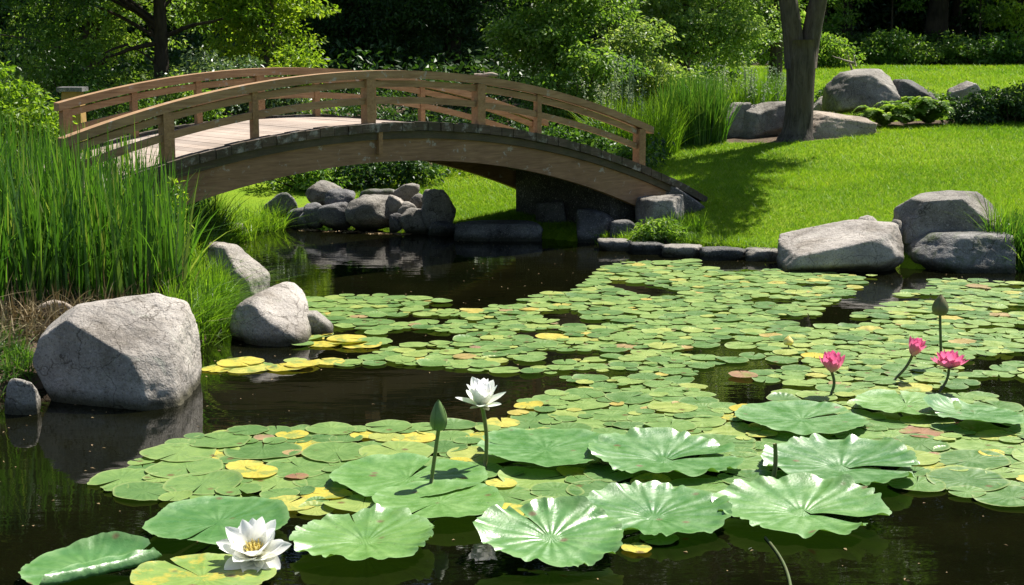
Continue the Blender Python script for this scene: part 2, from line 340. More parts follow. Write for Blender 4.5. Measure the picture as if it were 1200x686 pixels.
def gz1(x, y): return float(gz(np.array([x]), np.array([y]))[0])
def onground(px, py):                                       # first meeting of a pixel's ray with the land
    r = ray(px, py); r = r / r[1]; ys = np.arange(9, 120, .1); p = np.array([0, 0, CAM_H]) + r * ys[:, None]
    h = gz(p[:, 0], p[:, 1]); h = np.maximum(h, 0); below = np.nonzero(p[:, 2] <= h)[0]
    i = below[0] if len(below) else -1
    return p[i]

def grow(a, b, step, far, n):                               # fine spacing between a and b, widening outwards
    mid = np.arange(a, b + 1e-6, step); g = np.cumsum(np.geomspace(step * 1.4, far / 3.2, n)); g = g / g[-1] * far
    return np.concatenate([a - g[::-1], mid, b + g])
gx = grow(-10, 13, .14, 500, 26); gy = grow(9, 36, .14, 600, 26)
X, Y = np.meshgrid(gx, gy); Z = gz(X, Y)
nx, ny = len(gx), len(gy); idx = np.arange(nx * ny).reshape(ny, nx)
gm = MB().add(np.stack([X, Y, Z], -1).reshape(-1, 3), np.stack([idx[:-1, :-1], idx[:-1, 1:], idx[1:, 1:], idx[1:, :-1]], -1).reshape(-1, 4))
m, n, out = new_mat('ground')
g = n.nodes.new('ShaderNodeNewGeometry'); P = g.outputs['Position']
n1 = noise_t(n, 1.1, 5, .6, vec=P); n2 = noise_t(n, 60, 3, .7, vec=P); n3 = noise_t(n, 5, 5, .6, vec=P)
c = ramp(n, n2, [(.25, (.095, .18, .008)), (.5, (.14, .25, .010)), (.75, (.19, .30, .02))])
c = mixc(n, ramp(n, n1, [(.35, (0, 0, 0)), (.65, (.8, .8, .8))]), c, mixc(n, 1, c, (1.45, 1.12, .9), 'MULTIPLY'))
at_n = N(n, 'ShaderNodeAttribute', attribute_name='soil')
dirt = ramp(n, n3, [(.3, (.06, .042, .028)), (.7, (.17, .125, .085))])
dm = N(n, 'ShaderNodeMath', operation='MULTIPLY_ADD', i_1=.5); n.links.new(n3, dm.inputs[0]); n.links.new(at_n.outputs['Fac'], dm.inputs[2])
c = mixc(n, ramp(n, dm.outputs[0], [(.62, (0, 0, 0)), (.8, (1, 1, 1))]), c, dirt)
p = N(n, 'ShaderNodeBsdfPrincipled', i_Roughness=.9); p.inputs['Specular IOR Level'].default_value = .1
n.links.new(c, p.inputs['Base Color']); n.links.new(bump(n, n2, .8, .04, bump(n, n3, .3, .06)), p.inputs['Normal']); n.links.new(p.outputs[0], out.inputs[0])
M['ground'] = m
ground = tag(gm.build('ground', m, smooth=True), kind='structure')
D = pond_sd(X, Y)
TREE = onground(934, 163)
soil = np.clip(1 - (D + .05) / .12, 0, 1)
soil = np.maximum(soil, ((X < -2.2) & (Y < 19.5) & (Y > 5)).astype(float))
def blob(cx, cy, rx, ry): return np.clip(1.6 - (((X - cx) / rx) ** 2 + ((Y - cy) / ry) ** 2) * 1.6, 0, 1)
soil = np.maximum(soil, blob(TREE[0] + .1, TREE[1] + .5, 1.9, 1.0))
soil = np.maximum(soil, blob(7.6, 30.4, 2.2, .7))
soil = np.maximum(soil, (np.clip((Y - 26.5) / 1.5, 0, 1) * np.clip((2.6 - X + (Y - 27) * .15) / .8, 0, 1)))
soil = np.maximum(soil, np.clip((Y - 49.5) / 2, 0, 1))
a_ = ground.data.attributes.new('soil', 'FLOAT', 'POINT'); a_.data.foreach_set('value', soil.ravel().astype(np.float32))
def soil_at(x, y):
    i = np.clip(np.searchsorted(gx, x), 0, nx - 1); j = np.clip(np.searchsorted(gy, y), 0, ny - 1); return soil[j, i]

m, n, out = new_mat('water'); g = n.nodes.new('ShaderNodeNewGeometry'); P = g.outputs['Position']
mp = N(n, 'ShaderNodeMapping'); mp.inputs['Scale'].default_value = (.8, 2.2, 1); n.links.new(P, mp.inputs[0])
n1 = noise_t(n, 2.2, 3, .5, vec=mp.outputs[0]); n2 = noise_t(n, 1.1, 5, .6, vec=P)
c = ramp(n, n2, [(.3, (.0022, .0026, .0010)), (.75, (.0055, .0056, .0018))])
p = N(n, 'ShaderNodeBsdfPrincipled', i_Roughness=.025, i_IOR=1.33); n.links.new(c, p.inputs['Base Color'])
n.links.new(bump(n, n1, .045, .05), p.inputs['Normal']); n.links.new(p.outputs[0], out.inputs[0]); M['water'] = m
wx, wy = np.linspace(-10, 18, 57), np.linspace(-10, 26, 73); WX, WY = np.meshgrid(wx, wy); wi = np.arange(WX.size).reshape(WX.shape)
water = tag(MB().add(np.stack([WX, WY, np.zeros_like(WX)], -1).reshape(-1, 3), np.stack([wi[:-1, :-1], wi[:-1, 1:], wi[1:, 1:], wi[1:, :-1]], -1).reshape(-1, 4)).build('pond_water', m), kind='structure')

# ------------------------------------------------------------------ grass blades
def blades(mb, x, y, z, h, wd, lean=.25, seg=1, curl=.3, az=None):
    k = len(x); th = rng.uniform(0, 2 * math.pi, k) if az is None else az
    fx, fy = np.cos(th), np.sin(th); le = rng.normal(0, lean, k) if seg == 1 else np.abs(rng.normal(0, lean, k))
    ph = rng.uniform(0, 2 * math.pi, k); sx_, sy_ = np.cos(ph), np.sin(ph)
    rows = []
    for i in range(seg + 1):
        t = i / seg; bend = le * t + curl * le * t * t * 2
        cx = x + fx * h * bend; cy = y + fy * h * bend; cz = z + h * (t - .35 * np.minimum(bend, 1.2) * t)
        ww = wd * (1 - t) ** .6 * .5 if i < seg else np.zeros(k)
        if i < seg:
            rows.append(np.stack([cx - sx_ * ww, cy - sy_ * ww, cz], -1)); rows.append(np.stack([cx + sx_ * ww, cy + sy_ * ww, cz], -1))
        else: rows.append(np.stack([cx, cy, cz], -1))
    r = len(rows); v = np.stack(rows, 1).reshape(-1, 3); b = np.arange(k)[:, None] * r
    for i in range(seg - 1): mb.f.append(b + np.array([[2 * i, 2 * i + 1, 2 * i + 3, 2 * i + 2]]) + mb.n)
    mb.f.append(b + np.array([[r - 3, r - 2, r - 1]]) + mb.n)
    mb.v.append(v); mb.u.append(np.zeros((len(v), 2))); mb.n += len(v)
lawn = MB()
for (x0, x1, y0, y1, den, hh) in ((-2.5, 9.5, 18.5, 25, 3400, .040), (-2.5, 13, 25, 31, 1800, .045), (2, 16, 31, 48, 500, .055)):
    k = int((x1 - x0) * (y1 - y0) * den); x = rng.uniform(x0, x1, k); y = rng.uniform(y0, y1, k); d = pond_sd(x, y)
    ok = (d > .06) & (soil_at(x, y) < .5) & (np.abs(x) < y * .36 + .3)
    x, y = x[ok], y[ok]; z = gz(x, y) - .005
    blades(lawn, x, y, z, rng.uniform(.6, 1.25, len(x)) * hh, rng.uniform(.007, .012, len(x)) * (y / 22), .75)
tag(lawn.build('lawn_grass', M['lawn_blade']), kind='stuff')

# ------------------------------------------------------------------ rocks
_ico = {}
def ico(sub):
    if sub not in _ico:
        import bmesh
        b = bmesh.new(); bmesh.ops.create_icosphere(b, subdivisions=sub, radius=1)
        b.verts.ensure_lookup_table(); v = np.array([q.co[:] for q in b.verts]); f = np.array([[q.index for q in fc.verts] for fc in b.faces]); b.free(); _ico[sub] = (v, f)
    return _ico[sub]
def rock(name, label, c, size, mat, planes=None, sub=4, seed=0, rough=.035, rz=0.0, group=None, nplanes=11, cat='rock', sharp=26, round_=.0, tilt=0.0):
    """c: centre of the foot on the ground or water; size: width, depth, height; planes: (normal, distance) in the unit box."""
    v, f = ico(sub); r = np.random.default_rng(seed)
    if planes is None:
        nn = r.normal(size=(nplanes, 3)); nn /= np.linalg.norm(nn, axis=1)[:, None]; dd = r.uniform(.68, .95, nplanes)
    else:
        nn = np.array([p[0] for p in planes], float); nn /= np.linalg.norm(nn, axis=1)[:, None]; dd = np.array([p[1] for p in planes], float)
        n2 = r.normal(size=(6, 3)); n2 /= np.linalg.norm(n2, axis=1)[:, None]; nn = np.concatenate([nn, n2]); dd = np.concatenate([dd, r.uniform(.95, 1.1, 6)])
    axes = np.array([[1,0,0],[-1,0,0],[0,1,0],[0,-1,0],[0,0,1],[0,0,-1]], float); nn = np.concatenate([nn, axes]); dd = np.concatenate([dd, np.full(6, 1.0)])
    q = np.maximum(v @ nn.T, 0) / dd                         # smooth minimum of the plane distances along each direction
    rad = (q ** sharp).sum(1) ** (-1 / sharp)
    p = v * rad[:, None]
    off = Vector((seed * 7.13 % 50, seed * 3.7 % 50, seed * 1.9 % 50))
    dsp = np.array([noise.fractal(Vector(a) * 1.9 + off, .8, 2.1, 6) + .45 * noise.noise(Vector(a) * 6 + off) - 1.2 * max(0, .07 - abs(noise.noise(Vector(a) * 1.1 + off * 2))) * 6 - .5 * max(0, noise.noise(Vector(a) * 11 + off) - .35) for a in p])
    p = p * (1 + rough * dsp[:, None])
    lo, hi = p.min(0), p.max(0); p = (p - (lo + hi) / 2) / (hi - lo)
    if tilt: ca, sa = math.cos(tilt), math.sin(tilt); p = p @ np.array([[ca, 0, sa], [0, 1, 0], [-sa, 0, ca]]); lo, hi = p.min(0), p.max(0); p = (p - (lo + hi) / 2) / (hi - lo)
    p[:, 2] += .5; p = p * np.asarray(size)
    ca, sa = math.cos(rz), math.sin(rz); p = p @ np.array([[ca, sa, 0], [-sa, ca, 0], [0, 0, 1]])
    ob = MB().add(p + np.asarray(c), f).build(name, mat, origin=c, smooth=True)
    return tag(ob, label, cat, group)
def rpx(label, x0, x1, y0, y1, mat, depth=None, foot=None, Y=None, sink=.06, name='boulder', **kw):
    """a rock from its outline in the photograph: x0..x1, top y0, foot y1; stands on the water level unless Y (its distance) is given"""
    cx = (x0 + x1) / 2
    if Y is None: p = at(cx, y1, 0.0); Y = p[1]
    b = atY(cx, y1, Y); dp = depth or (x1 - x0) / F * Y * .75; Yc = Y + dp * .4
    t = atY(cx, y0, Yc); wd = (x1 - x0) / F * Yc * 1.0; h = t[2] - b[2]
    return rock(name, label, (t[0], Yc, b[2] - sink), (wd * (1 + .02), dp, h + sink), mat, **kw)

BP = [((-.42, -.9, .06), .60), ((.30, -.45, .84), .60), ((-.22, .1, 1), .84), ((.95, -.1, .16), .93), ((-.93, -.15, .22), .9), ((-.75, -.1, .75), .80), ((.62, -.62, .42), .86), ((.1, .95, .2), .9)]
rpx('largest pale boulder at the pond edge by the reeds, front left face in shade', 34, 221, 352, 478, M['rock_pale'], depth=1.05, planes=BP, sub=6, seed=3, sink=.12, rough=.022, sharp=50)
rpx('small round grey rock at the left foot of the largest boulder', 4, 46, 442, 486, M['rock_grey'], seed=6, sub=5, sink=.12, rough=.05, sharp=7)
rpx('light boulder sloping to the water between bright grass and yellow pads', 267, 366, 338, 404, M['rock_pale'], depth=1.0, sub=5, seed=8, sink=.1, rough=.04, sharp=9,
    planes=[((-.6, -.78, .2), .74), ((.5, -.42, .78), .55), ((-.55, .1, .85), .72), ((.9, -.1, .3), .9), ((-.9, 0, .3), .9)])
rpx('low flat grey stone touching the water beside the light sloping boulder', 344, 391, 365, 394, M['rock_grey'], seed=13, sub=4, sink=.06, planes=[((.75, 0, .7), .6), ((0, 0, 1), .8)])
rpx('half hidden boulder at the left foot of the bridge behind the bright grass', 238, 312, 287, 338, M['rock_pale'], Y=15.7, seed=21, sub=5, sink=.3, depth=.6, planes=[((.6, -.2, .75), .6), ((-.5, -.6, .5), .75), ((.9, -.3, .1), .85)])
q = onground(48, 386); rock('boulder', 'dusty pinkish rock among the brown reed stalks', (q[0], q[1] + .35, q[2] - .05), (.34, .3, .26), M['rock_warm'], seed=31, rz=.4, cat='rock')

# rocks at the right shore
rpx('long pale boulder with a sloping lit top, first at the right shore', 914, 1060, 262, 320, M['rock_pale'], depth=1.0, sub=6, seed=41, sink=.1, rough=.022,
    planes=[((-.40, -.22, .88), .36), ((-.1, -.95, .22), .86), ((.9, -.3, .2), .93), ((.2, .1, 1), .9), ((-.9, -.2, .3), .85)])
tb = rpx('block shaped boulder lying on top of the right shore rocks', 1055, 1172, 226, 282, M['rock_grey'], Y=18.75, depth=.85, sub=6, seed=44, sink=.05, rough=.02, sharp=60,
    planes=[((-.16, -.05, 1), .70), ((-.12, -1, .12), .82), ((.72, -.4, .5), .74), ((-.95, -.2, .3), .88), ((.3, -.3, -.9), .9)])
rpx('wide dark boulder carrying the block shaped boulder at the right shore', 1068, 1182, 272, 319, M['rock_moss'], depth=1.0, sub=5, seed=47, sink=.1, planes=[((0, 0, 1), .9), ((-.7, -.5, .4), .8), ((.1, -1, .25), .85)])
rpx('narrow grey stone wedged between the pale boulder and the dark boulder', 1036, 1078, 256, 312, M['rock_grey'], Y=18.9, seed=52, depth=.5, sub=4)
rpx('small light stone behind the crest of the long pale boulder', 996, 1042, 253, 290, M['rock_pale'], Y=19.3, seed=55, depth=.5, sub=4)
# edging stones of the right bank
LAB = ['flat edging stone beside the long pale boulder', 'dark edging stone, second along the lawn edge from the pale boulder', 'edging stone in the middle of the lawn bank',
       'edging stone under the leafy plants by the bridge foot', 'low edging stone nearest the right bridge foot']
for i, (x0, x1, ya, yb) in enumerate([(872, 920, 291, 306), (820, 876, 290, 305), (776, 824, 287, 302), (738, 782, 284, 298), (700, 744, 280, 294)]):
    rpx(LAB[i], x0, x1, ya, yb, M['rock_dark' if i % 2 else 'rock_grey'], seed=60 + i, sub=4, depth=.35, sink=.06, name='edging_stone', cat='edging stone', group='edging stones along the lawn bank',
        sharp=9, rough=.075, planes=[((0, 0, 1), .7), ((0, -1, .1), .85)])
# rocks around the trunk and on the upper lawn
for lab, x0, x1, y0, y1, mt, sd, pl in [
    ('leaning grey boulder left of the pair beside the tree trunk', 838, 880, 120, 161, 'rock_grey', 71, [((-.6, -.3, .7), .6), ((.3, -.9, .3), .8)]),
    ('broad grey boulder touching the tree trunk on its left', 868, 927, 119, 161, 'rock_grey', 73, [((-.3, -.3, .9), .75), ((.3, -.9, .3), .8), ((-.8, -.4, .2), .8)]),
    ('low dark stone at the left end of the rocks beside the tree', 818, 846, 148, 163, 'rock_dark', 75, None),
    ('long warm tan boulder lying right of the tree trunk', 942, 1022, 131, 161, 'rock_warm', 77, [((.3, -.1, .9), .6), ((-.1, -.95, .3), .85), ((-.8, -.3, .4), .85)]),
    ('small pale rock between the trunk and the tan boulder', 950, 978, 113, 140, 'rock_pale', 79, None)]:
    p = onground((x0 + x1) / 2, y1); Yd = p[1] + (.8 if y1 < 145 else 0)
    rpx(lab, x0, x1, y0, y1, M[mt], Y=Yd, seed=sd, planes=pl, sub=5, sink=.08)
Yr = 31.5
rpx('largest grey boulder on the upper lawn behind the ferns', 970, 1051, 81, 118, M['rock_grey'], Y=Yr, seed=83, sub=5, sink=.25, sharp=60, planes=[((-.1, -.2, 1), .85), ((.1, -.9, .3), .8), ((-.8, -.3, .4), .8), ((.7, -.3, .6), .8)])
rpx('dark angular rock leaning against the largest upper boulder', 1046, 1097, 93, 120, M['rock_dark'], Y=Yr + .2, seed=86, sub=5, sink=.3, planes=[((.5, -.2, .8), .6), ((-.2, -.9, .3), .8)])
rpx('lone pale rock on the upper lawn above the dark shrub', 1113, 1147, 95, 122, M['rock_pale'], Y=Yr + .3, seed=89, sub=5, sink=.25)

# pile of rocks on the far shore seen under the arch
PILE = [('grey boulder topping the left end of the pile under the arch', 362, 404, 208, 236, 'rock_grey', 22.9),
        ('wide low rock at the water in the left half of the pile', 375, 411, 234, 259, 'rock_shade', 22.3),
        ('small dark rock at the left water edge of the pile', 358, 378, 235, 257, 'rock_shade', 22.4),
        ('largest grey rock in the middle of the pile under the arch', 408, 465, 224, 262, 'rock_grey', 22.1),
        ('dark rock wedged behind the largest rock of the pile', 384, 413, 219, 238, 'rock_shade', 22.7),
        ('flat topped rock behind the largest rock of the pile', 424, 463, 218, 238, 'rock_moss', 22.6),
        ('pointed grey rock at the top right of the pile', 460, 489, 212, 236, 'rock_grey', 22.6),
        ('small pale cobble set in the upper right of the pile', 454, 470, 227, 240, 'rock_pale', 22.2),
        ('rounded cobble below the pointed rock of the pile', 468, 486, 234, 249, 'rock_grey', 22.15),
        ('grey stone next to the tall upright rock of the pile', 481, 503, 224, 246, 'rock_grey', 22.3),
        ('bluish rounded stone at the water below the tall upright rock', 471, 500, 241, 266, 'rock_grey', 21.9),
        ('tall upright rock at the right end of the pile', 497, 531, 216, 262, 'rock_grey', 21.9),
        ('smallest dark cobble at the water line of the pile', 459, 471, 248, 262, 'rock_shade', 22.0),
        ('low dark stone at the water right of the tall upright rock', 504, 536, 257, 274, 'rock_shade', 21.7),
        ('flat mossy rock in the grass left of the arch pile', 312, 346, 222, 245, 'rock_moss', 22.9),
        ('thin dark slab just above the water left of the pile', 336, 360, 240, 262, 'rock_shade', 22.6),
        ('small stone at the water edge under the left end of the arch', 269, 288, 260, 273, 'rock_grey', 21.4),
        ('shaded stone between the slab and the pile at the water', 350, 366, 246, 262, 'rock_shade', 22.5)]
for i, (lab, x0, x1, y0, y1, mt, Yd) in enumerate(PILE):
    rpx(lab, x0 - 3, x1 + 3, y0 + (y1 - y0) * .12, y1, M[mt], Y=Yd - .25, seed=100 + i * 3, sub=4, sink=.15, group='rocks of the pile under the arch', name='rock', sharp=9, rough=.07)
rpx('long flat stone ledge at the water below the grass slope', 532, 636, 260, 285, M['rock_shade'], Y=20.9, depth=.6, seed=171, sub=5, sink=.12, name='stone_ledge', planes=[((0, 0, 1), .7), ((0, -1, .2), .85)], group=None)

# ------------------------------------------------------------------ the footbridge
A0 = np.array([-3.67, 16.5]); DV = np.array([5.5, 4.8]); LEN = np.linalg.norm(DV); U2 = DV / LEN; W2 = np.array([-U2[1], U2[0]]); WB = 2.25
def deck_z(t): return 1.735 - 2.07 * (np.asarray(t, float) - .385) ** 2
def bp(t, off, dz):                                         # station t, offset from the near edge, height over the deck
    t = np.asarray(t, float); xy = A0 + np.multiply.outer(t, DV) + W2 * off
    return np.concatenate([xy, (deck_z(t) + dz)[..., None]], -1)
def sweep(mb, ts, o0, o1, z0, z1):                          # a bent beam of rectangular section
    z0 = np.broadcast_to(z0, ts.shape); z1 = np.broadcast_to(z1, ts.shape)
    mb.strip(np.stack([bp(ts, o0, z0), bp(ts, o1, z0), bp(ts, o1, z1), bp(ts, o0, z1)], 1)[:, ::1])
bridge = thing('footbridge', 'arched wooden footbridge with curved handrails spanning the narrow end of the pond', 'footbridge', tuple(np.append(A0 + DV * .5, 0)))
mb = MB(); T = np.linspace(-.36, 1.165, 88)
for i in range(87):
    tt = np.linspace(T[i] + .0004, T[i + 1] - .0004, 2); j = random.uniform(-.002, .002); sweep(mb, tt, .03, WB - .03, -.045 + j, j)
mb.build('deck', M['wood_deck'], bridge)
for side, off in (('near', -.06), ('far', WB - .06)):
    mb = MB(); T = np.linspace(-.36, 1.17, 58)
    for i in range(57):
        k = random.uniform(-.008, .008); tt = np.linspace(T[i] + .0006, T[i + 1] - .0006, 3); e = random.uniform(-.008, .008)
        sweep(mb, tt, off - .03 + e, off + .13, -.075 + k * .5, .028 + k)
    mb.build('edge_trim', M['wood_trim'], bridge)
    mb = MB(); T = np.linspace(-.30, 1.12, 50); sweep(mb, T, off + .01, off + .10, -.17, -.078); mb.build('fascia', M['wood_fascia'], bridge)
    mb = MB(); T = np.linspace(-.24, 1.06, 60); dep = -.44 - .36 * (T - .42) ** 2
    sweep(mb, T, off + .045, off + .15, dep, -.172); mb.build('girder', M['wood_girder'], bridge)
mb = MB(); T = np.linspace(-.24, 1.08, 50); sweep(mb, T, .1, WB - .1, -.12, -.05)
for t in np.linspace(-.2, 1.0, 14): sweep(mb, np.linspace(t, t + .014, 2), .1, WB - .1, -.30, -.122)
mb.build('joist_frame', M['wood_fascia'], bridge)
mb = MB(); tt = np.linspace(.372, .380, 2); sweep(mb, tt, -.075, -.018, -.34, -.08); mb.build('bracket', M['wood_post'], bridge)
AX = np.array([[U2[0], U2[1], 0], [W2[0], W2[1], 0], [0, 0, 1.0]])
def post(t, off, s, top=.545):
    c = bp(np.array([t]), off, 0)[0]; b0, b1 = -.02, top
    MB().box(c + np.array([0, 0, (b0 + b1) / 2]), s, s * 1.02, b1 - b0, AX).build('post' if s > .1 else 'baluster', M['wood_post'], bridge)
for t in (.0, .365, .598, .995, -.15): post(t, .06, .125)
for t in (.150, .735): post(t, .06, .075)
for t in (-.02, .34, .58, .99): post(t, WB - .06, .115)
for t in (.10, .22, .46, .70, .84): post(t, WB - .06, .075)
for off, ta, tb_ in ((.06, -.165, 1.025), (WB - .06, -.035, 1.02)):
    T = np.linspace(ta, tb_, 60)
    mb = MB(); sweep(mb, T, off - .068, off + .068, .547, .640); h = mb.build('top_rail', M['wood_rail'], bridge)
    T = np.linspace(ta + .01, .985, 56)
    mb = MB(); sweep(mb, T, off - .025, off + .025, .445, .522); mb.build('middle_rail', M['wood_rail'], bridge)
    mb = MB(); sweep(mb, T, off - .025, off + .025, .245, .325); mb.build('lower_rail', M['wood_rail'], bridge)
c = bp(np.array([.615]), .06, .64)[0]
mb = MB(); s = np.linspace(-1, 1, 9)
mb.tube(np.stack([c[0] + s * .15, c[1] + s * .02, c[2] + .026 + .008 * np.sin(s * 4)], -1), .03 * (1 - .5 * s ** 4), 7)
mb.tube([c + np.array([-.02, 0, .04]), c + np.array([-.03, 0, .085])], [.012, .005], 5)
tag(mb.build('driftwood_piece', M['driftwood'], origin=c, smooth=True), 'short piece of pale driftwood lying on the handrail', 'driftwood')

# stone abutments
def abutment(label, t0, t1, zfoot):
    mb = MB(); T = np.linspace(t0, t1, 12); zt = -.13; o0, o1 = .14, WB - .14
    d = deck_z(T); prof = np.stack([np.concatenate([(A0 + np.multiply.outer(T, DV) + W2 * o0), np.full((12, 1), zfoot)], 1), np.concatenate([(A0 + np.multiply.outer(T, DV) + W2 * o1), np.full((12, 1), zfoot)], 1),
                                   bp(T, o1, zt), bp(T, o0, zt)], 1)
    o = bp(np.array([t0]), 0, 0)[0]; o[2] = 0
    return tag(mb.strip(prof).build('stone_abutment', M['rock_shadowed'], origin=o), label, 'abutment')
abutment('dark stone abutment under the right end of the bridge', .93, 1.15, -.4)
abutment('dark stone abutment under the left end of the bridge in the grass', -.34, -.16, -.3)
rpx('squared grey boulder under the right bridge end beside the leafy plants', 746, 803, 230, 284, M['rock_grey'], Y=20.75, depth=.7, seed=203, sub=5, sink=.15, planes=[((-.05, 0, 1), .8), ((.1, -1, .1), .8), ((-.8, -.4, .3), .85), ((.8, -.4, .3), .9)])
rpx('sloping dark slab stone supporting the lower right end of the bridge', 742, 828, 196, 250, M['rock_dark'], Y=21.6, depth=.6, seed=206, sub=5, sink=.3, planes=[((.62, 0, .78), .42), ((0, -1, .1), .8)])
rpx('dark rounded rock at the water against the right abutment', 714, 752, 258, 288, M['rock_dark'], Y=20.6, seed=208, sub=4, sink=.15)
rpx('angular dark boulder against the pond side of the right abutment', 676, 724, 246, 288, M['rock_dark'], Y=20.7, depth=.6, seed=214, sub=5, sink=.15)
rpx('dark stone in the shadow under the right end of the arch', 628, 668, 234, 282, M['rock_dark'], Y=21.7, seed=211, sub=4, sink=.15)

# ------------------------------------------------------------------ leaves, trees, shrubs
def unit(a): return a / (np.linalg.norm(a, axis=-1, keepdims=True) + 1e-9)
def add_leaves(mb, c, d, nrm, L, Wd):
    s = unit(np.cross(nrm, d)); nn = unit(np.cross(d, s)); L = L[:, None]; Wd = Wd[:, None]
    v = np.stack([c, c + d * L * .45 + s * Wd * .5 + nn * Wd * .12, c + d * L - nn * L * .12, c + d * L * .45 - s * Wd * .5 + nn * Wd * .12], 1).reshape(-1, 3)
    k = len(c); b = np.arange(k)[:, None] * 4
    mb.add(v, np.concatenate([b + np.array([[0, 1, 2]]), b + np.array([[0, 2, 3]])]))
def clumps(mb, cen, rad, per, L, flat=.45, droop=.25, asp=.5, up=1.0):
    k = len(cen); c = np.repeat(cen, per, 0); R = np.repeat(np.broadcast_to(rad, (k,)), per)
    o = unit(rng.normal(size=(k * per, 3))) * (rng.uniform(0, 1, (k * per, 1)) ** .45); o[:, 2] *= flat
    o[:, 2] -= droop * (o[:, 0] ** 2 + o[:, 1] ** 2)
    p = c + o * R[:, None]
    d = unit(o * np.array([1, 1, .5]) + rng.normal(0, .45, o.shape) + np.array([0, 0, -droop]))
    nrm = unit(np.array([0, 0, up]) + rng.normal(0, .8, o.shape))
    LL = L * rng.uniform(.65, 1.3, len(p)); add_leaves(mb, p, d, nrm, LL, LL * asp)
def lobe(c, r, k, shell=.55):                               # clump centres in an ellipsoid, mostly near its skin
    o = unit(rng.normal(size=(k, 3))) * (rng.uniform(0, 1, (k, 1)) ** shell); return np.asarray(c) + o * np.asarray(r)
def limb(mb, a, b, r0, r1, sag=.0, wob=.08, k=7, seg=7):
    a, b = np.asarray(a, float), np.asarray(b, float); t = np.linspace(0, 1, seg)[:, None]; L = np.linalg.norm(b - a)
    p = a + (b - a) * t + np.sin(t * math.pi) * np.array([0, 0, sag]) * L; w_ = rng.normal(0, wob * L * .25, (seg, 3)); w_[0] = 0; p = p + w_ * t * (1 - .3 * t)
    mb.tube(p, r0 + (r1 - r0) * t[:, 0], k); return p
def tree(name, label, base, H, r, lobes, mat, bark='bark', per=70, L=.12, crad=.45, cat='tree', group=None, nlimb=10, lean=(0, 0), flat=.45, trunk_to=.8, limbs=None, asp=.5):
    """lobes: (dx, dy, z, rx, ry, rz, clumps[, leaf length, clump radius]) around the base"""
    base = np.asarray(base, float); root = thing(name, label, cat, tuple(base), group)
    tb2 = MB(); top = base + np.array([lean[0], lean[1], H * trunk_to]); zz = np.linspace(0, 1, 10)
    path = base + (top - base) * zz[:, None] + np.stack([np.sin(zz * 5) * r * .25, np.cos(zz * 4) * r * .25 - r * .25, zz * 0], -1); path[0, 2] -= .3
    rad = r * (1 - .75 * zz); rad[0] = r * 1.35; rad[1] = r * 1.02
    tb2.tube(path, rad, 12)
    cr = MB(); allc = []
    for lb in lobes:
        dx, dy, z, rx, ry, rz, k = lb[:7]; l_ = lb[7] if len(lb) > 7 else L; cr_ = lb[8] if len(lb) > 8 else crad
        cc = lobe(base + np.array([dx, dy, z]), (rx, ry, rz), k); g_ = gz(cc[:, 0], cc[:, 1]); cc[:, 2] = np.maximum(cc[:, 2], g_ + .15)
        clumps(cr, cc, rng.uniform(.7, 1.25, k) * cr_, per, l_, flat, asp=asp); allc.append(cc)
    allc = np.concatenate(allc)
    for i in rng.choice(len(allc), min(nlimb, len(allc)), replace=False):
        b = allc[i]; f_ = np.clip((b[2] - base[2]) / (H * trunk_to) * .75, .12, .95); a = path[0] + (path[-1] - path[0]) * f_
        limb(tb2, a, b, r * .32 * (1 - f_ * .6), r * .05, .06)
    for (a, b, r0, r1) in (limbs or []): limb(tb2, a, b, r0, r1, .03, .1)
    tb2.build('trunk', M[bark], root, smooth=True); cr.build('crown', M[mat], root)
    return root
def shrub(name, label, base, lobes, mat, per=70, L=.1, crad=.3, cat='shrub', group=None, flat=.5, asp=.5, nst=8, droop=.25):
    base = np.asarray(base, float); root = thing(name, label, cat, tuple(base), group); f_ = MB(); s_ = MB(); allc = []
    for dx, dy, z, rx, ry, rz, k in lobes:
        cc = lobe(base + np.array([dx, dy, z]), (rx, ry, rz), k); g_ = gz(cc[:, 0], cc[:, 1]); cc[:, 2] = np.maximum(cc[:, 2], g_ + .06)
        clumps(f_, cc, rng.uniform(.7, 1.3, k) * crad, per, L, flat, droop, asp); allc.append(cc)
    allc = np.concatenate(allc)
    for i in rng.choice(len(allc), min(nst, len(allc)), replace=False): limb(s_, base + np.append(rng.normal(0, .08, 2), -.05), allc[i], .022, .006, .05)
    f_.build('foliage', M[mat], root); s_.build('stem', M['bark_dark'], root); return root
def gpt(px, Yd): x = (px - 600) / F * Yd * 1.0; return np.array([x, Yd, gz1(x, Yd)])

# the lawn tree with the forked trunk
root = thing('shade_tree', 'tree with thick forked trunk standing on the lawn among grey boulders', 'tree', tuple(TREE))
tb2 = MB(); b = TREE
zz = np.array([-.3, 0, .1, .24, .5, .9, 1.3, 1.6, 1.8])
pth = np.stack([b[0] + .02 * np.sin(zz * 2) + .015 * zz, b[1] + zz * 0, b[2] + zz], -1)
tb2.tube(pth, [.46, .37, .305, .275, .26, .255, .27, .285, .27], 16)
f0 = pth[6]
for (dx, dy, dz, r0) in ((-.62, -.1, 3.2, .2), (.66, .1, 3.2, .19)):
    t = np.linspace(0, 1, 9)[:, None]; p = f0 + np.array([.10 * np.sign(dx), 0, .0]) + np.array([dx, dy, dz]) * np.concatenate([t ** 1.3, t, t], 1)
    tb2.tube(p, np.linspace(r0, .12, 9), 12)
    for q in range(8):
        a = p[-1 - (q % 3)]; e = a + np.array([rng.normal(-.6 if dx < 0 else .9, .6), rng.uniform(-4.2, .6), rng.uniform(1.0, 2.6)]); limb(tb2, a, e, .09, .02, .05)
tb2.build('trunk', M['bark'], root, smooth=True)
cr = MB(); tb3 = MB()  # unseen limbs and foliage added above the view, aimed to streak the lawn with shade
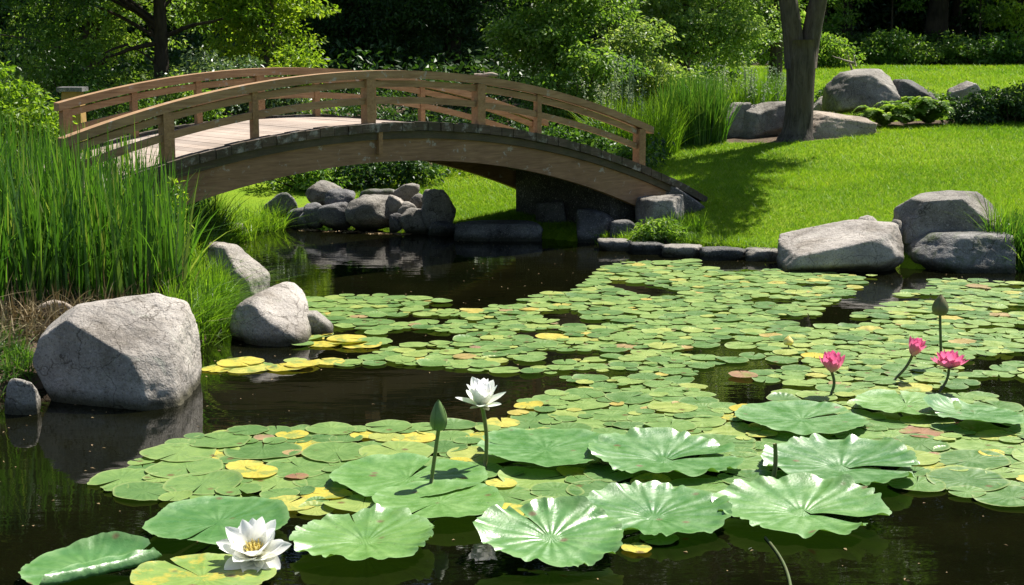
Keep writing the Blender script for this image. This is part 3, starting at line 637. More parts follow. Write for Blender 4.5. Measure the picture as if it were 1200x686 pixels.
for (px, py, h) in ((800, 282, 5.6), (822, 258, 5.9), (764, 238, 6.0), (850, 232, 6.3), (715, 214, 6.4), (735, 190, 6.8), (790, 205, 6.6), (885, 205, 6.6), (840, 285, 5.3), (690, 196, 7.0), (880, 250, 5.6), (905, 222, 5.9), (862, 270, 5.4), (925, 196, 6.2)):
    g_ = onground(px, py); e = g_ + np.array(SUN) / SUN.z * h; a = b + np.array([.3, -.3, 3.9]); L_ = np.linalg.norm(e - a)
    p = limb(tb3, a, e, .07, .012, .05, .05, 6, 9); q = int(L_ * 7); tt = rng.uniform(.22, 1, q) ** .8
    cc = np.stack([np.interp(tt, np.linspace(0, 1, 9), p[:, d_]) for d_ in range(3)], -1) + rng.normal(0, .10, (q, 3)) * np.array([1, 1, .6])
    clumps(cr, cc, rng.uniform(.16, .34, q), 22, .15)
for (dx, dy, z, rx, ry, rz, k) in ((.6, .4, 6.6, 1.1, 1.0, 1.0, 30), (1.8, .9, 7.6, 1.3, 1.2, 1.0, 40)):
    clumps(cr, lobe(b + np.array([dx, dy, z - .9]), (rx, ry, rz), k), rng.uniform(.3, .5, k), 34, .16)
tb3.build('limb', M['bark'], root, smooth=True)
cr.build('crown', M['leaf_mid'], root)

# background trees, left to right
B = gpt(-40, 27)
tree('dark_tree', 'dark tree overhanging the top left corner behind the light shrub', B, 9, .22, [(.6, -.5, 3.0, 2.2, 1.5, 1.0, 90, .11, .4), (.5, -.3, 5.4, 3, 2.5, 2, 90, .2, .6), (.2, 0, 8, 2.2, 2.2, 1.6, 50, .25, .7)], 'leaf_dark', 'bark_dark', nlimb=14)
B = gpt(192, 30)
lz = lambda py: atY(192, py, 30)[2]
tree('spreading_tree', 'tree with bare dark trunk and low spreading limbs behind the left handrail', B, 10, .16,
     [(-1.6, .3, 3.1, 1.5, 1.2, .6, 46, .11, .36), (1.2, .3, 3.5, 1.2, 1.2, .5, 30, .11, .36), (-.2, 0, 5.2, 3.0, 2.5, 1.4, 80, .18, .6), (0, 0, 8, 2.6, 2.4, 1.8, 70, .25, .7)], 'leaf_mid', 'bark_dark', nlimb=12, trunk_to=.8,
     limbs=[(atY(190, 50, 30), atY(112, 72, 29.5), .055, .02), (atY(150, 52, 29.8), atY(118, 66, 29.4), .03, .015), (atY(195, 42, 30), atY(262, 22, 29.6), .05, .02), (atY(192, 83, 30), atY(158, 56, 29.7), .03, .015), (atY(184, 48, 30), atY(172, 28, 29.8), .04, .02)])
B = gpt(110, 36)
tree('mid_green_tree', 'mid green tree filling the gap left of the spreading tree', B, 9, .2, [(0, 0, 2.0, 2.8, 1.5, 1.6, 120, .13, .45), (0, .5, 4.0, 2.4, 2.0, 1.0, 60, .15, .5)], 'leaf_light', nlimb=12)
B = gpt(318, 33)
tree('yellow_green_tree', 'sunlit yellow green tree rising behind the left half of the bridge', B, 8, .15, [(-.3, 0, 2.4, 1.5, 1.1, 1.3, 110, .12, .38), (-.2, .3, 4.2, 1.5, 1.2, .8, 40, .14, .45)], 'leaf_yellow', nlimb=10)
B = gpt(268, 29.5)
shrub('grey_leaved_shrub', 'silvery green shrub between the bare trunk and the yellow green tree', B, [(0, 0, 1.0, 1.25, .8, .95, 90), (.8, .2, .7, .8, .6, .7, 40)], 'leaf_grey', per=70, L=.10, crad=.32)
B = gpt(140, 27.5)
shrub('undergrowth_shrub', 'dull green undergrowth shrub in front of the bare trunk', B, [(0, 0, .7, 1.5, .7, .75, 70), (-1.2, 0, .5, .8, .6, .6, 30)], 'leaf_mid', per=60, L=.09, crad=.3)
for px, Yd, lab, sd in ((418, 43, 'dark tree behind the crown of the bridge, left of its twin', 0), (530, 44, 'dark tree behind the crown of the bridge, right of its twin', 1)):
    B = gpt(px, Yd)
    tree('dark_tree', lab, B, 12, .24, [(0, 0, 1.9, 2.3, 1.3, 1.6, 150, .13, .45), (0, 0, 4.8, 2.8, 2.2, 2, 120, .17, .55), (0, 0, 7.6, 2.4, 2.2, 1.8, 80, .24, .65), (0, 0, 10.4, 1.6, 1.6, 1.6, 40, .25, .6)], 'leaf_dark', 'bark_dark', nlimb=14)
B = gpt(650, 30.5)
tree('layered_tree', 'bright tree with layered feathery sprays behind the right half of the bridge', B, 5, .09,
     [(-.35, -.3, 2.0, 1.15, .9, .35, 60, .095, .36), (.5, 0, 2.45, 1.3, .9, .35, 66, .095, .36), (-.1, 0, 1.55, .9, .8, .3, 34, .095, .34), (.1, .2, 3.1, 1.4, 1.1, .45, 60, .1, .4), (.1, .2, 4.1, 1.1, 1.0, .5, 24, .12, .4)], 'leaf_light', 'bark_dark', per=80, nlimb=14, flat=.3)
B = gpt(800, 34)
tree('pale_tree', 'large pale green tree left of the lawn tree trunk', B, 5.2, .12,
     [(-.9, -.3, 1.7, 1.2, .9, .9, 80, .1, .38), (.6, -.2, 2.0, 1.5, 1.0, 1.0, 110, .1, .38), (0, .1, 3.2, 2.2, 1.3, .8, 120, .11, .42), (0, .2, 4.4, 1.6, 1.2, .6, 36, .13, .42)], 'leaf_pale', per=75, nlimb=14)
B = gpt(720, 38)
tree('dark_tree', 'dark tree filling the gap between the layered tree and the pale tree', B, 11, .2, [(0, 0, 1.8, 2.0, 1.2, 1.5, 90, .13, .45), (0, 0, 5, 2.4, 2, 2.2, 90, .2, .6), (0, 0, 8.5, 2, 2, 1.8, 60, .25, .7)], 'leaf_dark', 'bark_dark')
B = gpt(905, 39)
tree('mid_green_tree', 'mid green tree just behind the trunk of the lawn tree', B, 9, .16, [(-.2, 0, 1.8, 1.1, .9, 1.2, 60, .12, .4), (0, 0, 4.0, 1.6, 1.4, 1.0, 50, .14, .45)], 'leaf_light')
# trees beyond the upper lawn
for px, Yd, r, lab in ((985, 58, .22, 'slim trunked tree beyond the upper lawn near the driftwood branch'), (1088, 54, .42, 'thick trunked tree beyond the upper lawn above the dark angular rock'),
                       (1112, 57, .2, 'thin trunked tree right of the thick trunk beyond the lawn'), (1190, 55, .3, 'dark tree at the right border of the upper lawn'), (1262, 53, .3, 'dark tree just past the right border of the upper lawn')):
    B = gpt(px, Yd)
    tree('woodland_tree', lab, B, 9.5, r, [(0, 0, 3.6, 3.2, 2, 1.1, 100, .15, .55), (0, 0, 6.0, 2.8, 2.2, 1.6, 80, .2, .65), (0, 0, 8.2, 1.8, 1.6, 1.2, 30, .24, .7)] + ([(0, 0, 1.4, 2.2, 1, 1.2, 60, .17, .5)] if px > 1150 else []), 'leaf_dark', 'bark_dark', nlimb=12, group='trees beyond the upper lawn', trunk_to=.85)
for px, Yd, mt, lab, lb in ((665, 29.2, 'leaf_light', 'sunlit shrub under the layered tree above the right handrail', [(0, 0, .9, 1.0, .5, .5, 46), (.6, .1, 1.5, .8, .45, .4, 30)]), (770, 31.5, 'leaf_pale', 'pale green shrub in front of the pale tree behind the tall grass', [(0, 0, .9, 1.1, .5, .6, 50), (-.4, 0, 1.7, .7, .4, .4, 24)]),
        (352, 30.5, 'leaf_yellow', 'sunlit shrub above the left half of the far handrail', [(0, 0, 1.2, .7, .45, .8, 46)]), (222, 27.8, 'leaf_light', 'light green shrub right of the bare trunk above the handrail', [(0, 0, .9, .7, .45, .6, 40)]), (95, 29, 'leaf_light', 'light green shrub left of the bare trunk below the dark limbs', [(0, 0, 1.2, .9, .5, .8, 50)])):
    shrub('sunlit_shrub', lab, gpt(px, Yd), lb, mt, per=54, L=.10, crad=.3)
for px, Yd, mt, lab in ((948, 47.5, 'leaf_light', 'low bright shrub behind the lawn tree at the end of the upper lawn'), (1042, 49.5, 'leaf_light', 'bright low shrub beyond the upper lawn left of the thick trunk'), (1060, 53.5, 'leaf_mid', 'taller green shrub behind the bright one left of the thick trunk'),
                        (1130, 49.5, 'leaf_light', 'bright low shrub right of the thick trunk at the lawn end'), (1176, 48.5, 'leaf_mid', 'green shrub at the lawn end near the right border'), (1010, 52.5, 'leaf_mid', 'green shrub behind the driftwood branch at the lawn end')):
    B = gpt(px, Yd)
    shrub('border_shrub', lab, B, [(0, 0, .5, 1.3, .6, .55, 46), (.9, 0, .35, .7, .5, .4, 18)], mt, per=60, L=.13, crad=.35, group='shrubs at the end of the upper lawn')
for px, Yd, mt, lab, hh in ((962, 51, 'leaf_light', 'slender sunlit sapling beyond the lawn right of the lawn tree trunk', 2.2), (1038, 51.5, 'leaf_mid', 'airy sapling with hanging leaves beyond the lawn left of the thick trunk', 2.9), (1140, 50.5, 'leaf_light', 'sunlit sapling beyond the lawn between the thick trunk and the right border', 2.5), (1184, 50, 'leaf_yellow', 'small yellow green sapling at the lawn end near the right border', 1.6)):
    tree('sapling', lab, gpt(px, Yd), hh + 1, .05, [(0, 0, hh, 1.2, .8, .6, 26), (.5, 0, hh - .8, .8, .6, .4, 12), (-.3, 0, hh + .8, .8, .6, .4, 12)], mt, 'bark_dark', per=40, L=.14, crad=.36, nlimb=8, group='saplings at the end of the upper lawn')
# tall woods behind: copies of three grown trees
protos = []
for v_ in range(3):
    r0 = tree('tall_forest_tree', 'tall dark forest tree in the rear rank of the woods', (200, 200 + v_ * 30, gz1(20, 62)), 24, .4,
              [(0, 0, 2.2, 3.6, 2, 2.2, 240, .28, .8), (0, 0, 6.5, 4, 3, 3, 190, .34, 1.0), (0, 0, 12, 4.4, 3.4, 3.6, 150, .42, 1.2), (0, 0, 18, 3.8, 3.2, 3.4, 110, .45, 1.2), (0, 0, 22.5, 2.3, 2.3, 2, 40, .45, 1.1)], 'leaf_dark', 'bark_dark', per=46, nlimb=10, trunk_to=.85)
    protos.append(r0)
def dup(root, loc, rz, sc=1.0):
    r = root.copy(); COL.objects.link(r); r.location = loc; r.rotation_euler = (0, 0, rz); r.scale = (sc,) * 3
    for ch in root.children:
        c_ = ch.copy(); COL.objects.link(c_); c_.parent = r
    return r
k = 0
for row, (Yd, x0, x1, st) in enumerate(((63, -36, 36, 5.6), (69, -40, 40, 6.5))):
    for x in np.arange(x0, x1, st):
        xx = x + random.uniform(-1, 1); yy = Yd + random.uniform(-1.5, 1.5) - (7 if x < 8 and row == 0 else -3); loc = (xx, yy, gz1(xx, yy) - .1); rz = random.uniform(0, 6.28); sc = random.uniform(.9, 1.15)
        if k < 3: o = protos[k]; o.location = loc; o.rotation_euler.z = rz
        else: o = dup(protos[k % 3], loc, rz, sc)
        tag(o, 'tall dark forest tree in the rear rank of the woods', 'tree', 'tall forest trees behind everything'); k += 1
mb = MB()
for x0, x1, y0, y1, k, h0, h1, L in ((-16, 2.5, 25, 40, 1500, .15, .6, .11), (-20, 4, 38, 56, 1300, .3, 1.3, .2), (2, 7, 30, 44, 420, .15, .7, .12), (5, 26, 50, 64, 1300, .2, .9, .2)):
    x = rng.uniform(x0, x1, k); y = rng.uniform(y0, y1, k); ok = (pond_sd(x, y) > 3.2 + .5 * rng.uniform(size=k)) & (x < 3.2 + (y - 27) * .2 + (y > 49) * 60); x, y = x[ok], y[ok]
    clumps(mb, np.stack([x, y, gz(x, y) + rng.uniform(.0, 1, len(x)) * rng.uniform(h0, h1, len(x))], -1), L * 3.2, 42, L)
tag(mb.build('undergrowth', M['leaf_dark']), kind='stuff')
# trees outside the frame whose shade falls on the lawn
B = np.array([15.2, 33.0, gz1(15.2, 33.0)])
tree('shade_giving_tree', 'tree right of the frame shading the edge of the lawn', B, 8, .22, [(-2.2, -1.2, 4.6, 2.6, .9, .7, 60, .17, .5), (-.5, 0, 6, 2, 1.6, 1.2, 60, .18, .6)], 'leaf_mid')

# ------------------------------------------------------------------ shrubs, grasses, ferns
B = atY(20, 170, 19.3); B[2] = gz1(B[0], B[1])
shrub('light_shrub', 'bright yellow green shrub rising behind the reeds at the left border', B, [(-.05, 0, 1.05, .6, .6, .72, 120), (-.4, .1, 1.3, .5, .5, .65, 80), (.38, 0, .85, .36, .4, .6, 60)], 'leaf_yellow', per=80, L=.075, crad=.2)
B = gpt(160, 22.5)
shrub('path_side_shrub', 'green shrub seen between the left handrails', B, [(0, 0, .5, 1.3, .5, .5, 60)], 'leaf_mid', per=60, L=.08, crad=.25)
B = gpt(440, 25.6)
shrub('bank_shrub', 'dark shrub behind the rock pile under the middle of the arch', B, [(0, 0, .35, 1.2, .5, .4, 60)], 'leaf_dark', per=60, L=.09, crad=.25)
B = gpt(355, 25.2)
shrub('bank_shrub', 'brighter shrub behind the left end of the rock pile under the arch', B, [(0, 0, .3, .8, .5, .35, 46)], 'leaf_light', per=60, L=.08, crad=.22)
B = gpt(690, 26)
shrub('bridge_side_shrub', 'low dark green shrub showing through the right handrail', B, [(-.3, 0, .45, .9, .5, .45, 60), (.5, -.4, .3, .6, .4, .35, 30)], 'leaf_mid', per=60, L=.09, crad=.25)
B = gpt(610, 27.5)
shrub('bridge_side_shrub', 'dark shrub behind the right handrail between two posts', B, [(0, 0, .4, .9, .5, .4, 40)], 'leaf_dark', per=60, L=.09, crad=.25)
B = onground(1182, 148)
shrub('dark_shrub', 'dark leafy shrub at the right border beside the lawn', B + np.array([.1, .6, 0]), [(.2, 0, .35, 1.1, .5, .38, 80), (-.7, -.1, .2, .5, .4, .25, 34)], 'leaf_dark', per=70, L=.085, crad=.22)
B = onground(1085, 140) + np.array([0, .9, 0]); B[2] = gz1(B[0], B[1])
shrub('low_shrub', 'low green shrub under the dark angular rock', B, [(0, 0, .25, .9, .4, .28, 60)], 'leaf_mid', per=60, L=.08, crad=.2)
B = onground(985, 135) + np.array([0, .5, 0]); B[2] = gz1(B[0], B[1])
shrub('low_shrub', 'low dark shrub between the tan boulder and the largest upper boulder', B, [(0, 0, .3, .6, .4, .3, 50)], 'leaf_dark', per=60, L=.08, crad=.2)
def fern(label, base, nf, L, mat='leaf_light'):
    mb = MB()
    for i in range(nf):
        th = rng.uniform(0, 6.28); dr = np.array([math.cos(th), math.sin(th), 0]); l_ = L * rng.uniform(.7, 1.15); t = np.linspace(.08, 1, 17)
        lift = rng.uniform(1.0, 2.0); p = np.asarray(base) + dr * (l_ * t[:, None]) + np.array([0, 0, 1.0]) * (l_ * lift * (t - .75 * t ** 2.2))[:, None]
        mb.tube(p, np.linspace(.008, .002, 17), 3, cap=False); tn = unit(np.gradient(p, axis=0)); sd = unit(np.cross(tn, [0, 0, 1.0])); nm = np.cross(sd, tn)
        for s in (-1, 1):
            for u in (0, .5):
                q = p + tn * l_ * .03 * u; wl = l_ * .26 * np.sin(np.clip(t, .02, 1) ** .7 * math.pi * .94 + .1) + .01
                add_leaves(mb, q, unit(sd * s + tn * .45 + rng.normal(0, .1, q.shape)), nm, wl, wl * .3 + .012)
    return tag(mb.build('fern', M[mat], origin=base), label, 'fern', 'ferns below the upper boulders')
for i, (px, py, lab) in enumerate([(1035, 150, 'bright fern beside the tip of the tan boulder'), (1062, 148, 'largest bright fern in the middle of the fern patch'), (1088, 147, 'fern at the right end of the fern patch'), (1050, 138, 'fern at the back of the patch below the dark rock')]):
    b = onground(px, py); fern(lab, b, 26, .62 + .1 * (i == 1))
def clump_grass(name, label, pts, h, wd, mat, cat='grass clump', lean=.25, seg=4, group=None, curl=.35):
    x, y = pts[:, 0], pts[:, 1]; z = np.maximum(gz(x, y), -.05) - .02; mb = MB()
    blades(mb, x, y, z, h * rng.uniform(.5, 1.1, len(x)), wd * rng.uniform(.6, 1.3, len(x)), lean, seg, curl)
    o = np.array([x.mean(), y.mean(), max(gz1(x.mean(), y.mean()), 0)]); return tag(mb.build(name, M[mat], origin=o), label, cat, group)
def disk(c, rx, ry, k):
    a = rng.uniform(0, 6.283, k); r = np.sqrt(rng.uniform(0, 1, k)); return np.stack([c[0] + rx * r * np.cos(a), c[1] + ry * r * np.sin(a)], -1)
clump_grass('tall_grass', 'tall bright grass clump behind the right bridge end', disk(gpt(745, 27.5), .75, .6, 1700), 1.15, .018, 'grass_bright')
clump_grass('tall_grass', 'upright dark based grass clump left of the leaning grey boulder', disk(gpt(812, 28.6), .62, .5, 1700), 1.35, .02, 'reed', lean=.12)
clump_grass('tall_grass', 'light feathery grass clump behind the boulders beside the trunk', disk(gpt(880, 30.2), .7, .5, 1500), 1.15, .02, 'grass_bright', lean=.2)
# pale wispy flower stalks
for lab, px, Yd, h, k in (('pale wispy flower stalks rising above the tall bright grass', 722, 27.3, 1.75, 9), ('pale feathery seed heads behind the boulders beside the trunk', 878, 30.0, 1.2, 34), ('pale wispy stalk leaning out left of the tall bright grass', 706, 27.5, 1.25, 6)):
    b = gpt(px, Yd); mb = MB()
    for i in range(k):
        a = b + np.append(rng.normal(0, .12 + .012 * k, 2), 0); hh = h * rng.uniform(.7, 1.05); e = a + np.array([rng.normal(0, .1), rng.normal(0, .1), hh])
        t = np.linspace(0, 1, 6)[:, None]; mb.tube(a + (e - a) * t, .006, 3, cap=False)
        for u in np.linspace(.62, 1, 7):
            cc = (a + (e - a) * u)[None]; clumps(mb, cc, .06, 7, .05, 1, .1)
    tag(mb.build('wispy_flower_stalks', M['wispy'], origin=b), lab, 'wildflower')
clump_grass('shore_grass', 'grass tuft at the water under the left end of the arch', np.concatenate([disk(atY(303, 255, 22.2), .38, .4, 500), disk(atY(275, 262, 21), .3, .3, 250)]), .55, .016, 'grass_bright', lean=.45)
clump_grass('shore_grass', 'small tuft of grass hanging beside the squared boulder at the right bridge foot', disk(atY(800, 262, 20.6), .28, .25, 500), .32, .014, 'grass_bright', lean=.5)
b = atY(776, 285, 19.95); b[2] = gz1(b[0], b[1] + .2)
shrub('leafy_shore_plant', 'low leafy plant on the bank at the right bridge foot', b + np.array([0, .15, 0]), [(0, 0, .14, .3, .22, .14, 40), (-.18, -.05, .08, .2, .15, .1, 20)], 'leaf_light', per=26, L=.09, crad=.1, asp=.3)
clump_grass('shore_grass', 'dark grass tuft at the right border beside the shore rocks', disk(atY(1192, 300, 18.6), .33, .4, 900), .6, .018, 'reed', lean=.3)
clump_grass('shore_grass', 'small tuft growing on top of the dark boulder at the right shore', disk(atY(1170, 275, 18.7), .12, .12, 160), .95, .012, 'grass_bright', lean=.3)
ep = np.array([at(px, py, 0)[:2] + np.array([0, .22]) for px, py in zip(np.linspace(742, 912, 60), np.interp(np.linspace(742, 912, 60), [742, 850, 912], [291, 301, 306]))]); ep = np.repeat(ep, 34, 0) + rng.normal(0, .11, (2040, 2)); ep = ep[pond_sd(ep[:, 0], ep[:, 1]) > -.02]
o = clump_grass('edge_grass', None, ep, .19, .010, 'grass_bright', None, .6); tag(o, kind='stuff')
# reeds on the left bank: nobody could count the blades
def bank_pts(poly_px, k, z=.2):
    poly = [tuple(at(px, py, z)[:2]) for px, py in poly_px]; pa = np.array(poly); out_ = []
    lo, hi = pa.min(0), pa.max(0)
    while len(out_) < k:
        p = rng.uniform(lo, hi, (k, 2)); p = p[inpoly(p, poly)]; p = p[pond_sd(p[:, 0], p[:, 1]) > .02]; out_ = p if len(out_) == 0 else np.concatenate([out_, p])
    return out_[:k]
def stand(name, pts, h, wd, mat, lean, seg, curl=.3, hvar=(.55, 1.1), clumpy=True):
    x, y = pts[:, 0], pts[:, 1]
    nz = np.array([noise.noise(Vector((a * 1.7, b * 1.7, 3.1))) for a, b in pts]); hh = h * rng.uniform(*hvar, len(x)) * (1 + .25 * nz)
    mb = MB(); blades(mb, x, y, gz(x, y) - .03, hh, wd * rng.uniform(.6, 1.4, len(x)), lean, seg, curl); return tag(mb.build(name, M[mat], smooth=True), kind='stuff')
RP = [(-120, 420), (-120, 320), (40, 310), (150, 315), (215, 335), (222, 362), (150, 374), (80, 383), (20, 390)]
stand('dry_reeds', bank_pts([(-60, 430), (-60, 405), (20, 386), (80, 380), (150, 370), (215, 358), (225, 376), (150, 394), (80, 404), (20, 414)], 1000, .2), .36, .02, 'reed_dry', .4, 4, .7)
stand('reeds', bank_pts(RP, 4000), 1.32, .034, 'reed', .11, 6, .5, (.5, 1.15))
stand('reeds', bank_pts(RP, 420), 1.5, .03, 'reed', .07, 6, .6, (.75, 1.1))
stand('bent_reeds', bank_pts(RP, 260), 1.35, .018, 'reed', .32, 8, 1.1, (.7, 1.1))
stand('dry_reeds', bank_pts(RP, 1500), .62, .018, 'reed_dry', .22, 4, .5)
stand('bank_grass', bank_pts([(196, 395), (200, 330), (235, 300), (266, 300), (268, 345), (256, 385), (240, 412)], 4200, .12), .50, .014, 'grass_bright', .34, 5, .8)
stand('bank_grass', bank_pts([(232, 352), (262, 340), (300, 334), (304, 350), (290, 360), (262, 384), (240, 384)], 2600, .1), .34, .012, 'grass_bright', .4, 5, .8)
stand('bank_grass', bank_pts([(200, 330), (215, 285), (262, 268), (268, 300), (250, 320)], 2200, .15), .6, .012, 'grass_bright', .28, 5, .6)
stand('bank_reeds', bank_pts([(190, 330), (200, 290), (250, 275), (255, 300), (230, 330)], 500, .15), 1.0, .018, 'reed', .2, 5, .6)
stand('low_weeds', bank_pts([(-60, 470), (-60, 425), (20, 408), (40, 430), (38, 448), (0, 462)], 1300, .12), .2, .014, 'leaf_mid', .6, 3, .7)
b = atY(206, 240, 16.0); b[2] = gz1(b[0], b[1])
mb = MB(); hd = [];
for i in range(7):
    e = b + np.array([rng.normal(.05, .16), rng.normal(-.3, .15), 1.0 + rng.uniform(-.2, .25)]); t = np.linspace(0, 1, 5)[:, None]
    mb.tube(b + np.array([0, -.3, 0]) + (e - b - np.array([0, -.3, 0])) * t, .006, 4); clumps(mb, e[None], .07, 14, .07, .8, .1)
    for u in (.5, .65, .8): clumps(mb, (b + (e - b) * u)[None], .1, 6, .13, .5, .3, .3)
tag(mb.build('wildflower', M['leaf_yellow'], origin=b), 'yellow headed wildflower at the right side of the reeds', 'wildflower')
b = atY(86, 128, 22.0); zt = atY(86, 103, 22.0)[2]; g0 = gz1(b[0], 22.0)
root = thing('garden_post', 'squat ochre stone post with a flat grey cap behind the left handrail', 'post', (b[0], 22.0, g0))
mb = MB(); hgt = zt - g0
prof = []
for t, s in ((0, .17), (.5, .15), (.9, .135), (1, .12)):
    prof.append([[b[0] - s, 22 - s, g0 - .05 + hgt * t], [b[0] + s, 22 - s, g0 - .05 + hgt * t], [b[0] + s, 22 + s, g0 - .05 + hgt * t], [b[0] - s, 22 + s, g0 - .05 + hgt * t]])
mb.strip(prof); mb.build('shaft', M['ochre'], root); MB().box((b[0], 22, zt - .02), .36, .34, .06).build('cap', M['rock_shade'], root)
b = atY(1006, 84, 33.5)
mb = MB(); limb(mb, b + np.array([.05, 0, -.5]), atY(993, 66, 33.4), .05, .015); limb(mb, atY(1000, 74, 33.4), atY(975, 66, 33.2), .025, .008); limb(mb, atY(1003, 78, 33.4), atY(1000, 62, 33.5), .02, .006)
tag(mb.build('fallen_branch', M['driftwood'], origin=b + np.array([.05, 0, -.5]), smooth=True), 'bare weathered branch sticking up behind the largest upper boulder', 'branch')

# ------------------------------------------------------------------ lily pads
def pad_mesh(R=1.0, rings=4, seg=30, notch=.10, wave=.009, nw=9, cup=.0, edge=.018, seed=0, scal=.0, folds=0.0, curl=0.0, dip=0.0, teeth=0.0):
    r = np.random.default_rng(seed); u = np.linspace(notch, 2 * math.pi - notch, seg); rr = (np.linspace(0, 1, rings + 1)[1:]) ** .8
    ph = r.uniform(0, 6.28, 6); out_r = 1 + .04 * np.sin(u * 2 + ph[0]) + .025 * np.sin(u * 3 + ph[1]) + .014 * np.sin(u * 7 + ph[2])
    uu = u + 0
    if scal: uu = u + .12 * np.sin(u * 4 + ph[0]) + .07 * np.sin(u * 9 + ph[1]); out_r = out_r + scal * (np.abs(np.sin(uu * nw + ph[3])) - .6) * (.6 + .4 * np.sin(u * 3 + ph[4])) + scal * .5 * (np.abs(np.sin(uu * nw * 2.1 + ph[5])) - .5)
    ends = np.exp(-((u - notch) / .18) ** 2) + np.exp(-((2 * math.pi - notch - u) / .18) ** 2); out_r = out_r * (1 - .10 * ends)
    v = [[0, 0, -cup * .5]]; uv = [[.5, 0]]
    for q in rr:
        z = cup * (q ** 2 - .5) + wave * np.sin(u * nw + ph[4] + 1.5 * np.sin(u * 2 + ph[0])) * (.6 + .4 * np.sin(u * 3 + ph[5])) * q ** 4 + wave * .8 * np.sin(u * 4 + ph[1]) * q ** 3 + edge * np.clip(q - .8, 0, 1) * 5 * (.5 + .5 * np.sin(u * 3 + ph[3]))
        if folds: z = z + folds * np.cos(u * 19 + 1.3 * np.sin(u * 3 + ph[0])) * (.55 + .45 * np.sin(u * 5 + ph[2])) * q * (1.25 - q)
        if dip: z = z - dip * np.exp(-(q / .22) ** 2) + dip * .7 * np.exp(-((u - notch) / .35) ** 2) * q * (1.1 - q) * 2 - dip * .5 * np.exp(-((2 * math.pi - notch - u) / .5) ** 2) * q
        if teeth: z = z + teeth * np.clip(q - .72, 0, 1) ** 1.5 * 6 * (.35 + np.sin(uu * 13 + ph[2]) * .5 + .35 * np.sin(uu * 23 + ph[3]))
        if curl: z = z + curl * np.clip(np.cos(u - ph[2]) - .55, 0, 1) * 2 * q ** 4
        v += list(np.stack([np.cos(u) * q * out_r, np.sin(u) * q * out_r, z], -1)); uv += [[a / 6.2832, q] for a in u]
    v = np.array(v) * R; f3 = [[0, 1 + i, 2 + i] for i in range(seg - 1)]; f4 = []
    for k_ in range(rings - 1):
        a = 1 + k_ * seg
        f4 += [[a + i, a + seg + i, a + seg + i + 1, a + i + 1] for i in range(seg - 1)]
    mb = MB(); mb.add(v, np.array(f3), np.array(uv)); mb.f.append(np.array(f4)); return mb
def tmp_mesh(mb, name, mat):                                 # mesh data only
    o = mb.build(name, mat, smooth=True); me = o.data; bpy.data.objects.remove(o); return me
variants = [dict(notch=.05, seed=1), dict(notch=.09, seed=2, curl=.08), dict(notch=.03, seed=3), dict(notch=.16, seed=4, edge=.03), dict(notch=.06, seed=5, wave=.016), dict(notch=.04, seed=6, curl=.16), dict(notch=.08, seed=7, wave=.016, scal=.05), dict(notch=.02, seed=8, wave=.014), dict(notch=.03, seed=9, edge=.03), dict(notch=.12, seed=10, scal=.09), dict(notch=.05, seed=12, scal=.04)]
FIELD = [(345, 352), (420, 346), (540, 352), (565, 360), (605, 354), (640, 346), (680, 340), (700, 322), (722, 310), (800, 306), (910, 313), (1000, 324), (1100, 327), (1210, 335), (1300, 342), (1300, 520), (1230, 560), (1195, 585), (1120, 582),
         (1050, 566), (1000, 560), (900, 560), (830, 588), (700, 604), (560, 606), (520, 612), (430, 600), (350, 604), (240, 598), (205, 588), (140, 580), (126, 570), (170, 540), (220, 515), (290, 505), (420, 503), (520, 502), (600, 492), (600, 478),
         (640, 464), (690, 454), (640, 440), (530, 434), (515, 428), (440, 428), (420, 420), (455, 410), (520, 400), (480, 398), (430, 390), (392, 380), (350, 368)]
GAPS = [(480, 394, 42, 7), (655, 372, 34, 7), (585, 356, 40, 4), (630, 392, 40, 5), (700, 440, 60, 5), (560, 476, 40, 14), (830, 590, 200, 6), (1010, 470, 40, 5)]
BIG = [  # px, py, width in px, tilt towards the camera (deg), roll (deg), label
    (107, 666, 150, 0, 0, 'large bright leaf in the bottom left corner with one folded edge'), (238, 677, 156, -1, 2, 'large leaf with a yellow patch under the low white flower'),
    (256, 612, 168, 0, 0, 'large leaf behind the low white flower'), (428, 633, 168, 1, -1, 'round scalloped leaf alone in open water right of the low white flower'),
    (646, 642, 166, 10, 2, 'glossy ruffled leaf tilted to the viewer at the bottom centre'), (766, 603, 176, 3, 0, 'scalloped glossy leaf right of the ruffled tilted leaf'),
    (940, 599, 190, 3, -2, 'glossy scalloped leaf furthest right along the front edge of the patch'), (986, 545, 184, 1, 0, 'big leaf right of the bare stalk'),
    (778, 537, 178, 1, 1, 'big leaf with dark notch behind the front scalloped leaf'), (640, 528, 170, 0, 0, 'big blue green leaf right of the tall white flower'),
    (478, 558, 178, 0, 0, 'big leaf from which the tall green bud rises'), (515, 588, 156, -1, 0, 'big leaf just in front of the tall green bud'),
    (1142, 489, 112, -3, 3, 'big leaf with raised edge and dark underside below the pink flowers'), (940, 492, 150, 0, 0, 'broad flat leaf in front of the upright pink flower'),
    (1062, 476, 118, 0, 0, 'broad leaf between the upright pink flower and the open pink flower')]
big_xy = []
